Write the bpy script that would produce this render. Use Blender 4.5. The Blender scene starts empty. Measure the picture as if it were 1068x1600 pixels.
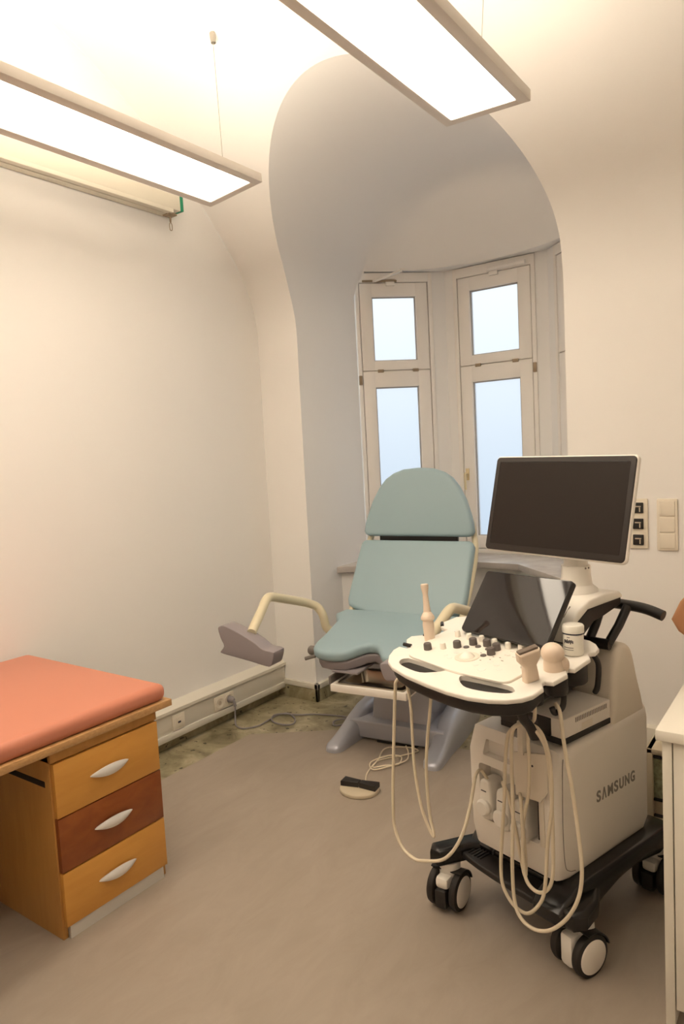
import bpy, bmesh, math, random
from mathutils import Vector, Matrix, Euler

random.seed(4)
SC = bpy.context.scene
COL = SC.collection
PI = math.pi

# ---------------------------------------------------------------- camera, world, exposure
YAW, PITCH, ROLL, FOC = 0.6203, 0.0842, -0.0528, 1100.0
cam_d = bpy.data.cameras.new('camera')
cam_d.sensor_fit = 'VERTICAL'
cam_d.sensor_height = 36.0
cam_d.sensor_width = 24.03
cam_d.lens = 36.0 * FOC / 1600.0
cam_d.clip_start = 0.05
cam = bpy.data.objects.new('camera', cam_d)
COL.objects.link(cam)
fw = Vector((-math.sin(YAW) * math.cos(PITCH), math.cos(YAW) * math.cos(PITCH), -math.sin(PITCH)))
rt = Vector((math.cos(YAW), math.sin(YAW), 0))
up = rt.cross(fw)
r2 = math.cos(ROLL) * rt + math.sin(ROLL) * up
u2 = -math.sin(ROLL) * rt + math.cos(ROLL) * up
m = Matrix((r2, u2, -fw)).transposed().to_4x4()
m.translation = Vector((0, 0, 1.5))
cam.matrix_world = m
SC.camera = cam

SC.view_settings.view_transform = 'Standard'
SC.view_settings.look = 'None'
SC.view_settings.gamma = 1.0
SC.view_settings.use_curve_mapping = False
SC.view_settings.exposure = 0.11

LAMP_COL = (1.0, 0.865, 0.69)
LAMP_DOWN = 9.4
LAMP_UP = 16.0
SKY_LOW, SKY_HIGH, SKY_STR = (0.38, 0.50, 0.64), (0.95, 0.98, 1.0), 1.12

W = bpy.data.worlds.new('overcast_sky')
SC.world = W
W.use_nodes = True
nt = W.node_tree
bg = nt.nodes['Background']
tc = nt.nodes.new('ShaderNodeTexCoord')
sx = nt.nodes.new('ShaderNodeSeparateXYZ')
rp = nt.nodes.new('ShaderNodeValToRGB')
mp = nt.nodes.new('ShaderNodeMapRange')
mp.inputs['From Min'].default_value = -0.22
mp.inputs['From Max'].default_value = 0.22
nt.links.new(tc.outputs['Generated'], sx.inputs[0])
nt.links.new(sx.outputs['Z'], mp.inputs['Value'])
nt.links.new(mp.outputs[0], rp.inputs['Fac'])
rp.color_ramp.elements[0].color = (*SKY_LOW, 1)
rp.color_ramp.elements[1].color = (*SKY_HIGH, 1)
nt.links.new(rp.outputs['Color'], bg.inputs['Color'])
bg.inputs['Strength'].default_value = SKY_STR

# ---------------------------------------------------------------- materials
def s2l(c):
    return tuple((x / 255 / 12.92 if x / 255 <= 0.04045 else ((x / 255 + 0.055) / 1.055) ** 2.4) for x in c)

def mat(name, rgb, rough=0.5, metal=0.0, spec=0.5, coat=0.0, noise=0.0, nscale=8.0, bump=0.0, bscale=60.0):
    M_ = bpy.data.materials.new(name)
    M_.use_nodes = True
    t = M_.node_tree
    p = t.nodes['Principled BSDF']
    col = (*s2l(rgb), 1)
    p.inputs['Base Color'].default_value = col
    p.inputs['Roughness'].default_value = rough
    p.inputs['Metallic'].default_value = metal
    p.inputs['Specular IOR Level'].default_value = spec
    p.inputs['Coat Weight'].default_value = coat
    c = t.nodes.new('ShaderNodeTexCoord')
    if noise > 0:
        n = t.nodes.new('ShaderNodeTexNoise')
        n.inputs['Scale'].default_value = nscale
        n.inputs['Detail'].default_value = 5
        r = t.nodes.new('ShaderNodeValToRGB')
        r.color_ramp.elements[0].position = 0.3
        r.color_ramp.elements[1].position = 0.7
        r.color_ramp.elements[0].color = tuple(x * (1 - noise) for x in col[:3]) + (1,)
        r.color_ramp.elements[1].color = tuple(min(1, x * (1 + noise)) for x in col[:3]) + (1,)
        t.links.new(c.outputs['Object'], n.inputs['Vector'])
        t.links.new(n.outputs['Fac'], r.inputs['Fac'])
        t.links.new(r.outputs['Color'], p.inputs['Base Color'])
    if bump > 0:
        n2 = t.nodes.new('ShaderNodeTexNoise')
        n2.inputs['Scale'].default_value = bscale
        n2.inputs['Detail'].default_value = 3
        b = t.nodes.new('ShaderNodeBump')
        b.inputs['Strength'].default_value = bump
        b.inputs['Distance'].default_value = 0.002
        t.links.new(c.outputs['Object'], n2.inputs['Vector'])
        t.links.new(n2.outputs['Fac'], b.inputs['Height'])
        t.links.new(b.outputs['Normal'], p.inputs['Normal'])
    return M_

def wood(name, c1, c2, scale=(1.5, 14, 14), rough=0.4):
    M_ = mat(name, c1, rough)
    t = M_.node_tree
    p = t.nodes['Principled BSDF']
    c = t.nodes.new('ShaderNodeTexCoord')
    mpn = t.nodes.new('ShaderNodeMapping')
    mpn.inputs['Scale'].default_value = scale
    n = t.nodes.new('ShaderNodeTexNoise')
    n.inputs['Scale'].default_value = 3.0
    n.inputs['Detail'].default_value = 8
    n.inputs['Distortion'].default_value = 0.6
    r = t.nodes.new('ShaderNodeValToRGB')
    r.color_ramp.elements[0].position = 0.32
    r.color_ramp.elements[1].position = 0.68
    r.color_ramp.elements[0].color = (*s2l(c2), 1)
    r.color_ramp.elements[1].color = (*s2l(c1), 1)
    t.links.new(c.outputs['Object'], mpn.inputs['Vector'])
    t.links.new(mpn.outputs[0], n.inputs['Vector'])
    t.links.new(n.outputs['Fac'], r.inputs['Fac'])
    t.links.new(r.outputs['Color'], p.inputs['Base Color'])
    return M_

def emit(name, rgb, strength, body=(0.8, 0.8, 0.8)):
    M_ = bpy.data.materials.new(name)
    M_.use_nodes = True
    p = M_.node_tree.nodes['Principled BSDF']
    p.inputs['Base Color'].default_value = (*body, 1)
    p.inputs['Emission Color'].default_value = (*rgb, 1)
    p.inputs['Emission Strength'].default_value = strength
    return M_

def stone_mat(name):
    M_ = mat(name, (120, 116, 88), 0.35)
    t = M_.node_tree
    p = t.nodes['Principled BSDF']
    c = t.nodes.new('ShaderNodeTexCoord')
    n = t.nodes.new('ShaderNodeTexNoise')
    n.inputs['Scale'].default_value = 5
    n.inputs['Detail'].default_value = 9
    n.inputs['Roughness'].default_value = 0.65
    n.inputs['Distortion'].default_value = 1.2
    r = t.nodes.new('ShaderNodeValToRGB')
    e = r.color_ramp.elements
    e[0].position, e[0].color = 0.30, (*s2l((108, 100, 76)), 1)
    e[1].position, e[1].color = 0.72, (*s2l((190, 180, 152)), 1)
    k = e.new(0.5)
    k.color = (*s2l((154, 144, 114)), 1)
    v = t.nodes.new('ShaderNodeTexNoise')
    v.inputs['Scale'].default_value = 26
    v.inputs['Detail'].default_value = 4
    r2_ = t.nodes.new('ShaderNodeValToRGB')
    r2_.color_ramp.elements[0].position = 0.32
    r2_.color_ramp.elements[1].position = 0.37
    mx = t.nodes.new('ShaderNodeMix')
    mx.data_type = 'RGBA'
    mx.inputs[6].default_value = (*s2l((48, 42, 32)), 1)
    t.links.new(c.outputs['Object'], n.inputs['Vector'])
    t.links.new(c.outputs['Object'], v.inputs['Vector'])
    t.links.new(n.outputs['Fac'], r.inputs['Fac'])
    t.links.new(v.outputs['Fac'], r2_.inputs['Fac'])
    t.links.new(r2_.outputs['Color'], mx.inputs[0])
    t.links.new(r.outputs['Color'], mx.inputs[7])
    t.links.new(mx.outputs[2], p.inputs['Base Color'])
    return M_

def vinyl_mat(name):
    M_ = mat(name, (150, 134, 118), 0.5, spec=0.35)
    t = M_.node_tree
    p = t.nodes['Principled BSDF']
    c = t.nodes.new('ShaderNodeTexCoord')
    mpn = t.nodes.new('ShaderNodeMapping')
    mpn.inputs['Scale'].default_value = (3.0, 1.1, 1)
    mpn.inputs['Rotation'].default_value = (0, 0, 0.9)
    n = t.nodes.new('ShaderNodeTexNoise')
    n.inputs['Scale'].default_value = 3.4
    n.inputs['Detail'].default_value = 10
    n.inputs['Roughness'].default_value = 0.7
    n.inputs['Distortion'].default_value = 0.8
    r = t.nodes.new('ShaderNodeValToRGB')
    e = r.color_ramp.elements
    e[0].position, e[0].color = 0.30, (*s2l((160, 147, 132)), 1)
    e[1].position, e[1].color = 0.72, (*s2l((170, 157, 143)), 1)
    t.links.new(c.outputs['Object'], mpn.inputs['Vector'])
    t.links.new(mpn.outputs[0], n.inputs['Vector'])
    t.links.new(n.outputs['Fac'], r.inputs['Fac'])
    t.links.new(r.outputs['Color'], p.inputs['Base Color'])
    return M_

def frosted_mat(name):
    M_ = bpy.data.materials.new(name)
    M_.use_nodes = True
    t = M_.node_tree
    t.nodes.clear()
    o = t.nodes.new('ShaderNodeOutputMaterial')
    tr = t.nodes.new('ShaderNodeBsdfTranslucent')
    tr.inputs['Color'].default_value = (0.93, 0.97, 1.0, 1)
    rf = t.nodes.new('ShaderNodeBsdfRefraction')
    rf.inputs['Color'].default_value = (0.95, 0.98, 1.0, 1)
    rf.inputs['Roughness'].default_value = 0.30
    rf.inputs['IOR'].default_value = 1.05
    mx = t.nodes.new('ShaderNodeMixShader')
    mx.inputs[0].default_value = 0.8
    t.links.new(tr.outputs[0], mx.inputs[1])
    t.links.new(rf.outputs[0], mx.inputs[2])
    t.links.new(mx.outputs[0], o.inputs['Surface'])
    return M_

WALLP = mat('wall_paint', (246, 243, 239), 0.9, spec=0.2, bump=0.08, bscale=35)
ALCP = WALLP
STONE = stone_mat('olive_stone')
VINYL = vinyl_mat('grey_brown_vinyl')
TRIMW = mat('white_trim_paint', (226, 220, 206), 0.45)
WINW = mat('window_lacquer', (246, 240, 232), 0.4)
SEAL = mat('rubber_seal', (176, 168, 160), 0.7)
FROST = frosted_mat('frosted_glass')
BRASSD = mat('aged_brass', (158, 140, 116), 0.4, metal=0.4)
BRASSL = mat('pale_brass', (226, 206, 164), 0.35, metal=0.4)
MARBLE = mat('sill_marble', (198, 190, 184), 0.25, noise=0.12, nscale=9)
ALU = mat('white_lamp_frame', (238, 230, 220), 0.5)
LED = emit('lit_lamp_diffuser', LAMP_COL, LAMP_DOWN)
LEDUP = emit('lit_lamp_uplight', LAMP_COL, LAMP_UP)
WIRE = mat('steel_wire', (170, 165, 155), 0.35, metal=0.9)
RAILC = mat('beige_rail', (228, 221, 203), 0.5)
RAILD = mat('dark_slit', (95, 85, 70), 0.7)
GREEN = mat('green_cap', (20, 140, 100), 0.5)
SALMON = mat('salmon_vinyl', (206, 132, 106), 0.42, spec=0.4, bump=0.05, bscale=220)
PLY = wood('beech_ply', (204, 160, 108), (186, 142, 92), (2, 24, 60))
BEECH = wood('honey_beech', (218, 158, 76), (211, 150, 70), (10, 2, 10))
BEECHV = wood('honey_beech_side', (198, 145, 78), (190, 136, 70), (10, 10, 1.5))
CHERRY = wood('cherry_front', (152, 84, 36), (134, 68, 28), (10, 4, 8))
CHROME = mat('satin_chrome', (240, 238, 234), 0.32, metal=0.35)
PLINTH = mat('aluminium_plinth', (214, 210, 202), 0.4, metal=0.2)
GAPSHADE = mat('gap_shade', (38, 28, 20), 0.8)  # shade of gaps and recesses put into the colour
PAD = mat('pale_teal_leatherette', (158, 182, 190), 0.42, spec=0.4, bump=0.04, bscale=260)
GREYM = mat('grey_metallic_enamel', (184, 186, 196), 0.28, metal=0.3)
GREYP = mat('grey_plastic', (148, 140, 142), 0.42)
GREYD = mat('grey_underside', (120, 112, 106), 0.55)
CREAM = mat('cream_tube_enamel', (228, 217, 186), 0.32)
STEEL = mat('stainless_steel', (205, 196, 180), 0.22, metal=1.0)
BLACKP = mat('black_plastic', (34, 30, 28), 0.45)
BLACKG = mat('black_gloss', (22, 20, 20), 0.25)
MACHW = mat('ivory_plastic', (245, 239, 229), 0.4)
MACHG = mat('warm_grey_plastic', (236, 225, 208), 0.5)
MACHB = mat('beige_grey_plastic', (243, 235, 224), 0.45)
BEZEL = mat('screen_bezel', (50, 44, 41), 0.45, spec=0.3)
SCRN = mat('matte_dark_screen', (40, 33, 29), 0.42, spec=0.2)
GLASS = mat('glossy_dark_screen', (26, 22, 24), 0.06, spec=0.6)
KEYW = mat('ivory_key', (246, 240, 228), 0.4)
KEYG = mat('grey_key', (102, 94, 90), 0.5)
LINEG = mat('grey_print', (140, 128, 118), 0.6)
TIRE = mat('black_tyre', (40, 34, 30), 0.6)
CABLE = mat('ivory_cable', (234, 220, 194), 0.45)
CABLEG = mat('grey_cable', (140, 134, 136), 0.5)
PROBE = mat('beige_probe_shell', (232, 212, 190), 0.4)
PROBED = mat('probe_lens', (120, 105, 92), 0.5)
JARW = mat('white_jar_plastic', (240, 236, 224), 0.35)
NAVY = mat('navy_print', (44, 52, 74), 0.5)
PRINTD = mat('dark_print', (70, 66, 72), 0.6)
LETTER = mat('grey_lettering', (150, 142, 132), 0.4, metal=0.3)
OUTW = mat('outlet_plastic', (236, 226, 208), 0.4)
OUTS = mat('outlet_shade', (200, 186, 164), 0.5)
DESKW = mat('white_laminate', (238, 232, 218), 0.4)
ORANGE = mat('orange_upholstery', (206, 150, 108), 0.7)
PCB = mat('green_grey_panel', (150, 152, 120), 0.6, noise=0.35, nscale=60)
CARDG = mat('beige_box_metal', (206, 192, 166), 0.5)

# ---------------------------------------------------------------- mesh helpers
class MB:
    """collects shapes in one bmesh; build() links them as ONE mesh object"""
    def __init__(self):
        self.bm = bmesh.new()

    def merge(self, b, mtx=None):
        if mtx is not None:
            bmesh.ops.transform(b, matrix=mtx, verts=b.verts)
        me = bpy.data.meshes.new('tmp')
        b.to_mesh(me)
        b.free()
        self.bm.from_mesh(me)
        bpy.data.meshes.remove(me)
        return self

    def box(self, lo, hi, bev=0.0, mtx=None, seg=2):
        b = bmesh.new()
        bmesh.ops.create_cube(b, size=1.0)
        c = [(lo[i] + hi[i]) / 2 for i in range(3)]
        s = [abs(hi[i] - lo[i]) for i in range(3)]
        bmesh.ops.transform(b, matrix=Matrix.Translation(c) @ Matrix.Diagonal((*s, 1)), verts=b.verts)
        if bev > 0:
            bmesh.ops.bevel(b, geom=b.edges[:], offset=min(bev, min(s) * 0.49), segments=seg, profile=0.5, affect='EDGES')
        return self.merge(b, mtx)

    def prism(self, pts, z0, z1, mtx=None, bev=0.0, seg=3, side_bev=0.0, bottom=True):
        """outline in XY, extruded along Z"""
        b = bmesh.new()
        area = sum(pts[i][0] * pts[(i + 1) % len(pts)][1] - pts[(i + 1) % len(pts)][0] * pts[i][1] for i in range(len(pts)))
        if area < 0:
            pts = pts[::-1]
        lo = [b.verts.new((p[0], p[1], z0)) for p in pts]
        hi = [b.verts.new((p[0], p[1], z1)) for p in pts]
        b.faces.new(lo[::-1])
        b.faces.new(hi)
        n = len(pts)
        sides = [b.faces.new((lo[i], lo[(i + 1) % n], hi[(i + 1) % n], hi[i])) for i in range(n)]
        b.normal_update()
        if side_bev > 0:
            ed = [e for e in b.edges if abs(e.verts[0].co.z - e.verts[1].co.z) > 1e-6]
            bmesh.ops.bevel(b, geom=ed, offset=side_bev, segments=4, profile=0.5, affect='EDGES', clamp_overlap=True)
        if bev > 0:
            ed = [e for e in b.edges if abs(e.verts[0].co.z - z1) < 1e-6 and abs(e.verts[1].co.z - z1) < 1e-6]
            if bottom:
                ed += [e for e in b.edges if abs(e.verts[0].co.z - z0) < 1e-6 and abs(e.verts[1].co.z - z0) < 1e-6]
            bmesh.ops.bevel(b, geom=ed, offset=bev, segments=seg, profile=0.5, affect='EDGES', clamp_overlap=True)
        return self.merge(b, mtx)

    def lathe(self, prof, mtx=None, seg=32):
        """prof: list of (r, z) bottom to top, around Z"""
        b = bmesh.new()
        rings = []
        for r, z in prof:
            if r < 1e-6:
                rings.append([b.verts.new((0, 0, z))])
            else:
                rings.append([b.verts.new((r * math.cos(2 * PI * i / seg), r * math.sin(2 * PI * i / seg), z)) for i in range(seg)])
        for a, c in zip(rings[:-1], rings[1:]):
            for i in range(seg):
                j = (i + 1) % seg
                if len(a) == 1 and len(c) == 1:
                    continue
                if len(a) == 1:
                    b.faces.new((a[0], c[j], c[i]))
                elif len(c) == 1:
                    b.faces.new((a[i], a[j], c[0]))
                else:
                    b.faces.new((a[i], a[j], c[j], c[i]))
        for rg, flip in ((rings[0], True), (rings[-1], False)):
            if len(rg) > 1:
                b.faces.new(rg[::-1] if flip else rg)
        return self.merge(b, mtx)

    def tube(self, pts, rad, seg=10, smooth=True, sub=6, mtx=None, flat=1.0):
        P = [Vector(p) for p in pts]
        if smooth and len(P) > 2:
            P = catmull(P, sub)
        R = rad if isinstance(rad, (list, tuple)) else None
        b = bmesh.new()
        rings = []
        up_ = Vector((0, 0, 1))
        prev = None
        n = len(P)
        for i, p in enumerate(P):
            t = (P[min(i + 1, n - 1)] - P[max(i - 1, 0)])
            if t.length < 1e-9:
                t = Vector((0, 0, 1))
            t.normalize()
            if prev is None:
                a = t.cross(up_)
                if a.length < 0.1:
                    a = t.cross(Vector((1, 0, 0)))
            else:
                a = prev - t * prev.dot(t)
                if a.length < 1e-6:
                    a = t.cross(up_)
            a.normalize()
            prev = a
            c = t.cross(a)
            if R:
                f = i / (n - 1) * (len(R) - 1)
                k = min(int(f), len(R) - 2)
                r_ = R[k] + (R[k + 1] - R[k]) * (f - k)
            else:
                r_ = rad
            rings.append([b.verts.new(p + r_ * (math.cos(2 * PI * j / seg) * a + flat * math.sin(2 * PI * j / seg) * c)) for j in range(seg)])
        for A, B in zip(rings[:-1], rings[1:]):
            for j in range(seg):
                k = (j + 1) % seg
                b.faces.new((A[j], A[k], B[k], B[j]))
        b.faces.new(rings[0][::-1])
        b.faces.new(rings[-1])
        bmesh.ops.recalc_face_normals(b, faces=b.faces[:])
        return self.merge(b, mtx)

    def sphere(self, c, r, sc=(1, 1, 1), mtx=None, u=28, v=16):
        b = bmesh.new()
        bmesh.ops.create_uvsphere(b, u_segments=u, v_segments=v, radius=r)
        bmesh.ops.transform(b, matrix=Matrix.Translation(c) @ Matrix.Diagonal((*sc, 1)), verts=b.verts)
        return self.merge(b, mtx)

    def poly(self, pts):
        self.bm.faces.new([self.bm.verts.new(p) for p in pts])
        return self

    def grid(self, rows):
        """rows of points, all the same length"""
        V = [[self.bm.verts.new(p) for p in r] for r in rows]
        for a, c in zip(V[:-1], V[1:]):
            for i in range(len(a) - 1):
                try:
                    self.bm.faces.new((a[i], a[i + 1], c[i + 1], c[i]))
                except ValueError:
                    pass
        return self

    def build(self, name, mtl, parent=None, smooth=True, angle=40, recalc=True):
        if recalc:
            bmesh.ops.remove_doubles(self.bm, verts=self.bm.verts, dist=1e-6)
            bmesh.ops.recalc_face_normals(self.bm, faces=self.bm.faces[:])
        me = bpy.data.meshes.new(name)
        self.bm.to_mesh(me)
        self.bm.free()
        if smooth:
            me.shade_smooth()
            me.set_sharp_from_angle(angle=math.radians(angle))
        me.materials.append(mtl)
        o = bpy.data.objects.new(name, me)
        COL.objects.link(o)
        if parent is not None:
            o.parent = parent
        return o

def catmull(P, sub=6):
    out = []
    n = len(P)
    for i in range(n - 1):
        p0, p1, p2, p3 = P[max(i - 1, 0)], P[i], P[i + 1], P[min(i + 2, n - 1)]
        for k in range(sub):
            t = k / sub
            out.append(0.5 * ((2 * p1) + (p2 - p0) * t + (2 * p0 - 5 * p1 + 4 * p2 - p3) * t * t + (3 * p1 - p0 - 3 * p2 + p3) * t ** 3))
    out.append(P[-1])
    return out

def closed_smooth(pts, sub=4):
    P = [Vector((p[0], p[1], 0)) for p in pts]
    n = len(P)
    out = []
    for i in range(n):
        p0, p1, p2, p3 = P[i - 1], P[i], P[(i + 1) % n], P[(i + 2) % n]
        for k in range(sub):
            t = k / sub
            q = 0.5 * ((2 * p1) + (p2 - p0) * t + (2 * p0 - 5 * p1 + 4 * p2 - p3) * t * t + (3 * p1 - p0 - 3 * p2 + p3) * t ** 3)
            out.append((q.x, q.y))
    return out

def rrect(w, h, r, n=5, cx=0, cy=0):
    out = []
    for (sx_, sy_, a0) in ((1, 1, 0), (-1, 1, 90), (-1, -1, 180), (1, -1, 270)):
        for k in range(n + 1):
            a = math.radians(a0 + 90 * k / n)
            out.append((cx + sx_ * (w / 2 - r) + r * math.cos(a), cy + sy_ * (h / 2 - r) + r * math.sin(a)))
    return out

def frame_mtx(origin, x, y):
    x = Vector(x).normalized()
    y = Vector(y)
    y = (y - x * y.dot(x)).normalized()
    z = x.cross(y)
    M_ = Matrix((x, y, z)).transposed().to_4x4()
    M_.translation = Vector(origin)
    return M_

def cut(o, cutter_bm):
    """boolean difference applied to the mesh data"""
    me = bpy.data.meshes.new('cutter')
    bmesh.ops.recalc_face_normals(cutter_bm.bm, faces=cutter_bm.bm.faces[:])
    cutter_bm.bm.to_mesh(me)
    cutter_bm.bm.free()
    c = bpy.data.objects.new('cutter', me)
    COL.objects.link(c)
    par, o.parent = o.parent, None
    md = o.modifiers.new('b', 'BOOLEAN')
    md.object = c
    md.operation = 'DIFFERENCE'
    md.solver = 'EXACT'
    bpy.context.view_layer.update()
    dg = bpy.context.evaluated_depsgraph_get()
    new = bpy.data.meshes.new_from_object(o.evaluated_get(dg))
    o.modifiers.clear()
    o.data = new
    new.shade_smooth()
    new.set_sharp_from_angle(angle=math.radians(35))
    o.parent = par
    bpy.data.objects.remove(c)
    bpy.data.meshes.remove(me)

def tag(o, label=None, cat=None, group=None, kind=None):
    if label: o['label'] = label
    if cat: o['category'] = cat
    if group: o['group'] = group
    if kind: o['kind'] = kind
    return o

def thing(name, label, cat, loc=(0, 0, 0), rz=0.0, group=None):
    o = bpy.data.objects.new(name, None)
    COL.objects.link(o)
    o.location = loc
    o.rotation_euler = (0, 0, rz)
    o.empty_display_size = 0.1
    return tag(o, label, cat, group)

def struct(name, mb, mtl, smooth=True, angle=40, recalc=True):
    return tag(mb.build(name, mtl, None, smooth, angle, recalc), kind='structure')

def copy_tree(o, parent=None):
    c = o.copy()
    COL.objects.link(c)
    if parent is not None:
        c.parent = parent
    for ch in list(o.children):
        copy_tree(ch, c)
    return c

# ---------------------------------------------------------------- room shell
XL, XR, YB, YF = -2.9, 1.75, 3.28, -1.72          # left, right, back and front walls
VC, VZ, VR = 0.78, 0.8, 2.968                     # vault axis (Y, Z) and radius
ZS = VZ + math.sqrt(VR ** 2 - (YB - VC) ** 2)     # springing height
TX, TR, TZ = -1.82, 0.78, 2.385                   # window recess: axis x, radius, springing
LINT = 2.66
AY, AR = 3.362, 0.928                             # curved end of the recess

FD_, FILL = 0.22, None                            # plaster fillet between back wall and vault
T0 = math.acos((YB - VC) / VR)
_ta = T0 + FD_ / VR
P_A = Vector((YB, ZS - FD_))
P_B = Vector((VC + VR * math.cos(_ta), VZ + VR * math.sin(_ta)))
P_C = Vector((YB, ZS))
def fillet_pts(n=12):
    return [(1 - t) ** 2 * P_A + 2 * t * (1 - t) * P_C + t * t * P_B for t in [i / n for i in range(n + 1)]]
FPTS = fillet_pts(40)
def vault_y(z):
    if z <= P_A.y:
        return YB
    if z >= P_B.y:
        return VC + math.sqrt(max(VR ** 2 - (z - VZ) ** 2, 0))
    for a, b in zip(FPTS[:-1], FPTS[1:]):
        if a.y <= z <= b.y:
            return a.x + (b.x - a.x) * (z - a.y) / (b.y - a.y)
def zt(x):
    return TZ + math.sqrt(max(TR ** 2 - (x - TX) ** 2, 0))
def ya(x):
    return AY + math.sqrt(max(AR ** 2 - (x - TX) ** 2, 0))

fl = MB().poly([(XL, YF, 0), (XR, YF, 0), (XR, YB, 0), (XL, YB, 0)])
fl.poly([(TX - TR, YB, 0), (TX + TR, YB, 0), (TX + TR, 3.9, 0), (TX + 0.36, 4.36, 0), (TX - 0.36, 4.36, 0), (TX - TR, 3.9, 0)])
struct('floor', fl, STONE)
vs = MB()
vs.prism([(-2.615, YF + 0.01), (1.74, YF + 0.01), (1.74, 3.2), (-0.9, 3.2), (-1.04, 3.12), (-1.457, 3.075), (-2.219, 2.974), (-2.617, 2.694)], 0.0, 0.003)
tag(vs.build('floor_covering', VINYL), 'grey-brown marbled vinyl sheet laid over the stone floor', 'floor covering', kind='structure')

def arc_pts(n=40):
    t1 = PI - T0
    return [(p.x, p.y) for p in fillet_pts(12)] + [(VC + VR * math.cos(_ta + (t1 - _ta) * i / n), VZ + VR * math.sin(_ta + (t1 - _ta) * i / n)) for i in range(1, n + 1)]

lun = arc_pts()
for nm, X in (('wall_left', XL), ('wall_right', XR)):
    struct(nm, MB().poly([(X, YB, 0)] + [(X, y, z) for y, z in lun] + [(X, YF, 0)]), WALLP)
struct('wall_front', MB().poly([(XL, YF, 0), (XR, YF, 0), (XR, YF, ZS), (XL, YF, ZS)]), WALLP)
x0, x1 = TX - TR, TX + TR
struct('wall_back', MB().poly([(XL, YB, 0), (x0, YB, 0), (x0, YB, P_A.y), (XL, YB, P_A.y)])
       .poly([(x1, YB, 0), (XR, YB, 0), (XR, YB, P_A.y), (x1, YB, P_A.y)]), WALLP)

# vault with the window recess cutting into it
NX = 72
tun_x = [TX - TR * math.cos(PI * i / NX) for i in range(NX + 1)]
_te = PI - T0
PROF = fillet_pts(60) + [Vector((VC + VR * math.cos(_ta + (_te - _ta) * i / 400), VZ + VR * math.sin(_ta + (_te - _ta) * i / 400))) for i in range(1, 401)]
CUM = [0.0]
for p_, q_ in zip(PROF[:-1], PROF[1:]):
    CUM.append(CUM[-1] + (q_ - p_).length)
def prof_at(d):
    lo, hi = 0, len(CUM) - 1
    while hi - lo > 1:
        md = (lo + hi) // 2
        if CUM[md] <= d: lo = md
        else: hi = md
    f = (d - CUM[lo]) / (CUM[hi] - CUM[lo])
    return PROF[lo].lerp(PROF[hi], min(1, max(0, f)))
def vault_col(x, zlo):
    # profile from height zlo over the crown to the front wall, evenly spaced
    k = 0
    while PROF[k + 1].y < zlo:
        k += 1
    d0 = CUM[k] + (CUM[k + 1] - CUM[k]) * max(0, (zlo - PROF[k].y) / (PROF[k + 1].y - PROF[k].y))
    N = 180
    return [(x, p.x, p.y) for p in [prof_at(d0 + (CUM[-1] - d0) * i / N) for i in range(N + 1)]]
vault = MB()
vault.grid([vault_col(XL + (x0 - XL) * i / 4, P_A.y) for i in range(5)])
vault.grid([vault_col(x, zt(x)) for x in tun_x])
vault.grid([vault_col(x1 + (XR - x1) * i / 14, P_A.y) for i in range(15)])
struct('ceiling', vault, WALLP, angle=60)

# recess: side walls, barrel soffit and curved end wall above the windows (one plastered surface)
al = MB()
rows = []
for x in tun_x:
    z1 = zt(x)
    y0_ = vault_col(x, z1)[0][1]
    yb = ya(x)
    rr = min(0.22, max(0.02, (z1 - LINT) * 0.8))
    row = [(x, y0_ + (yb - rr - y0_) * k / 16, z1) for k in range(17)]
    for k in range(1, 9):
        a = PI / 2 * k / 8
        row.append((x, yb - rr + rr * math.sin(a), z1 - rr + rr * math.cos(a)))
    zl = min(LINT, z1 - rr)
    for k in range(1, 5):
        row.append((x, yb, (z1 - rr) + (zl - (z1 - rr)) * k / 4))
    rows.append(row)
al.grid(rows)
struct('wall_alcove', al, ALCP, angle=50)
ze = TZ
for nm, X in (('wall_alcove_left', x0), ('wall_alcove_right', x1)):
    struct(nm, MB().poly([(X, YB, 0), (X, 3.90, 0), (X, 3.90, ze)] + [(X, vault_y(z_), z_) for z_ in [ze - (ze - P_A.y) * k / 8 for k in range(9)]])
           .poly([(X, 3.80, ze), (X, 3.90, ze), (X, 3.90, LINT + 0.02), (X, 3.80, LINT + 0.02)]), ALCP, smooth=False)

# window facets of the bay, set a little behind the curved end wall
OFF = 0.045
FA, FB, FC, FD = (TX - 0.78, 3.86), (TX - 0.33, 4.30), (TX + 0.33, 4.30), (TX + 0.78, 3.86)
def facet(p, q, off=OFF):
    d = Vector((q[0] - p[0], q[1] - p[1], 0))
    L = d.length
    d.normalize()
    n = Vector((-d.y, d.x, 0))            # outward
    o = Vector((p[0], p[1], 0)) + n * off
    M_ = Matrix((d, n, Vector((0, 0, 1)))).transposed().to_4x4()
    M_.translation = o
    return M_, L
F1, L1 = facet(FA, FB)
F2, L2 = facet(FB, FC)
F3, L3 = facet(FD, FC)
# facet three is built mirrored: x runs from D to C, outward normal flipped
d3 = Vector((FD[0] - FC[0], FD[1] - FC[1], 0)).normalized()
n3 = Vector((-d3.y, d3.x, 0))
o3 = Vector((FC[0], FC[1], 0)) + n3 * OFF
F3 = Matrix((d3, n3, Vector((0, 0, 1)))).transposed().to_4x4()
F3.translation = o3

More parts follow.
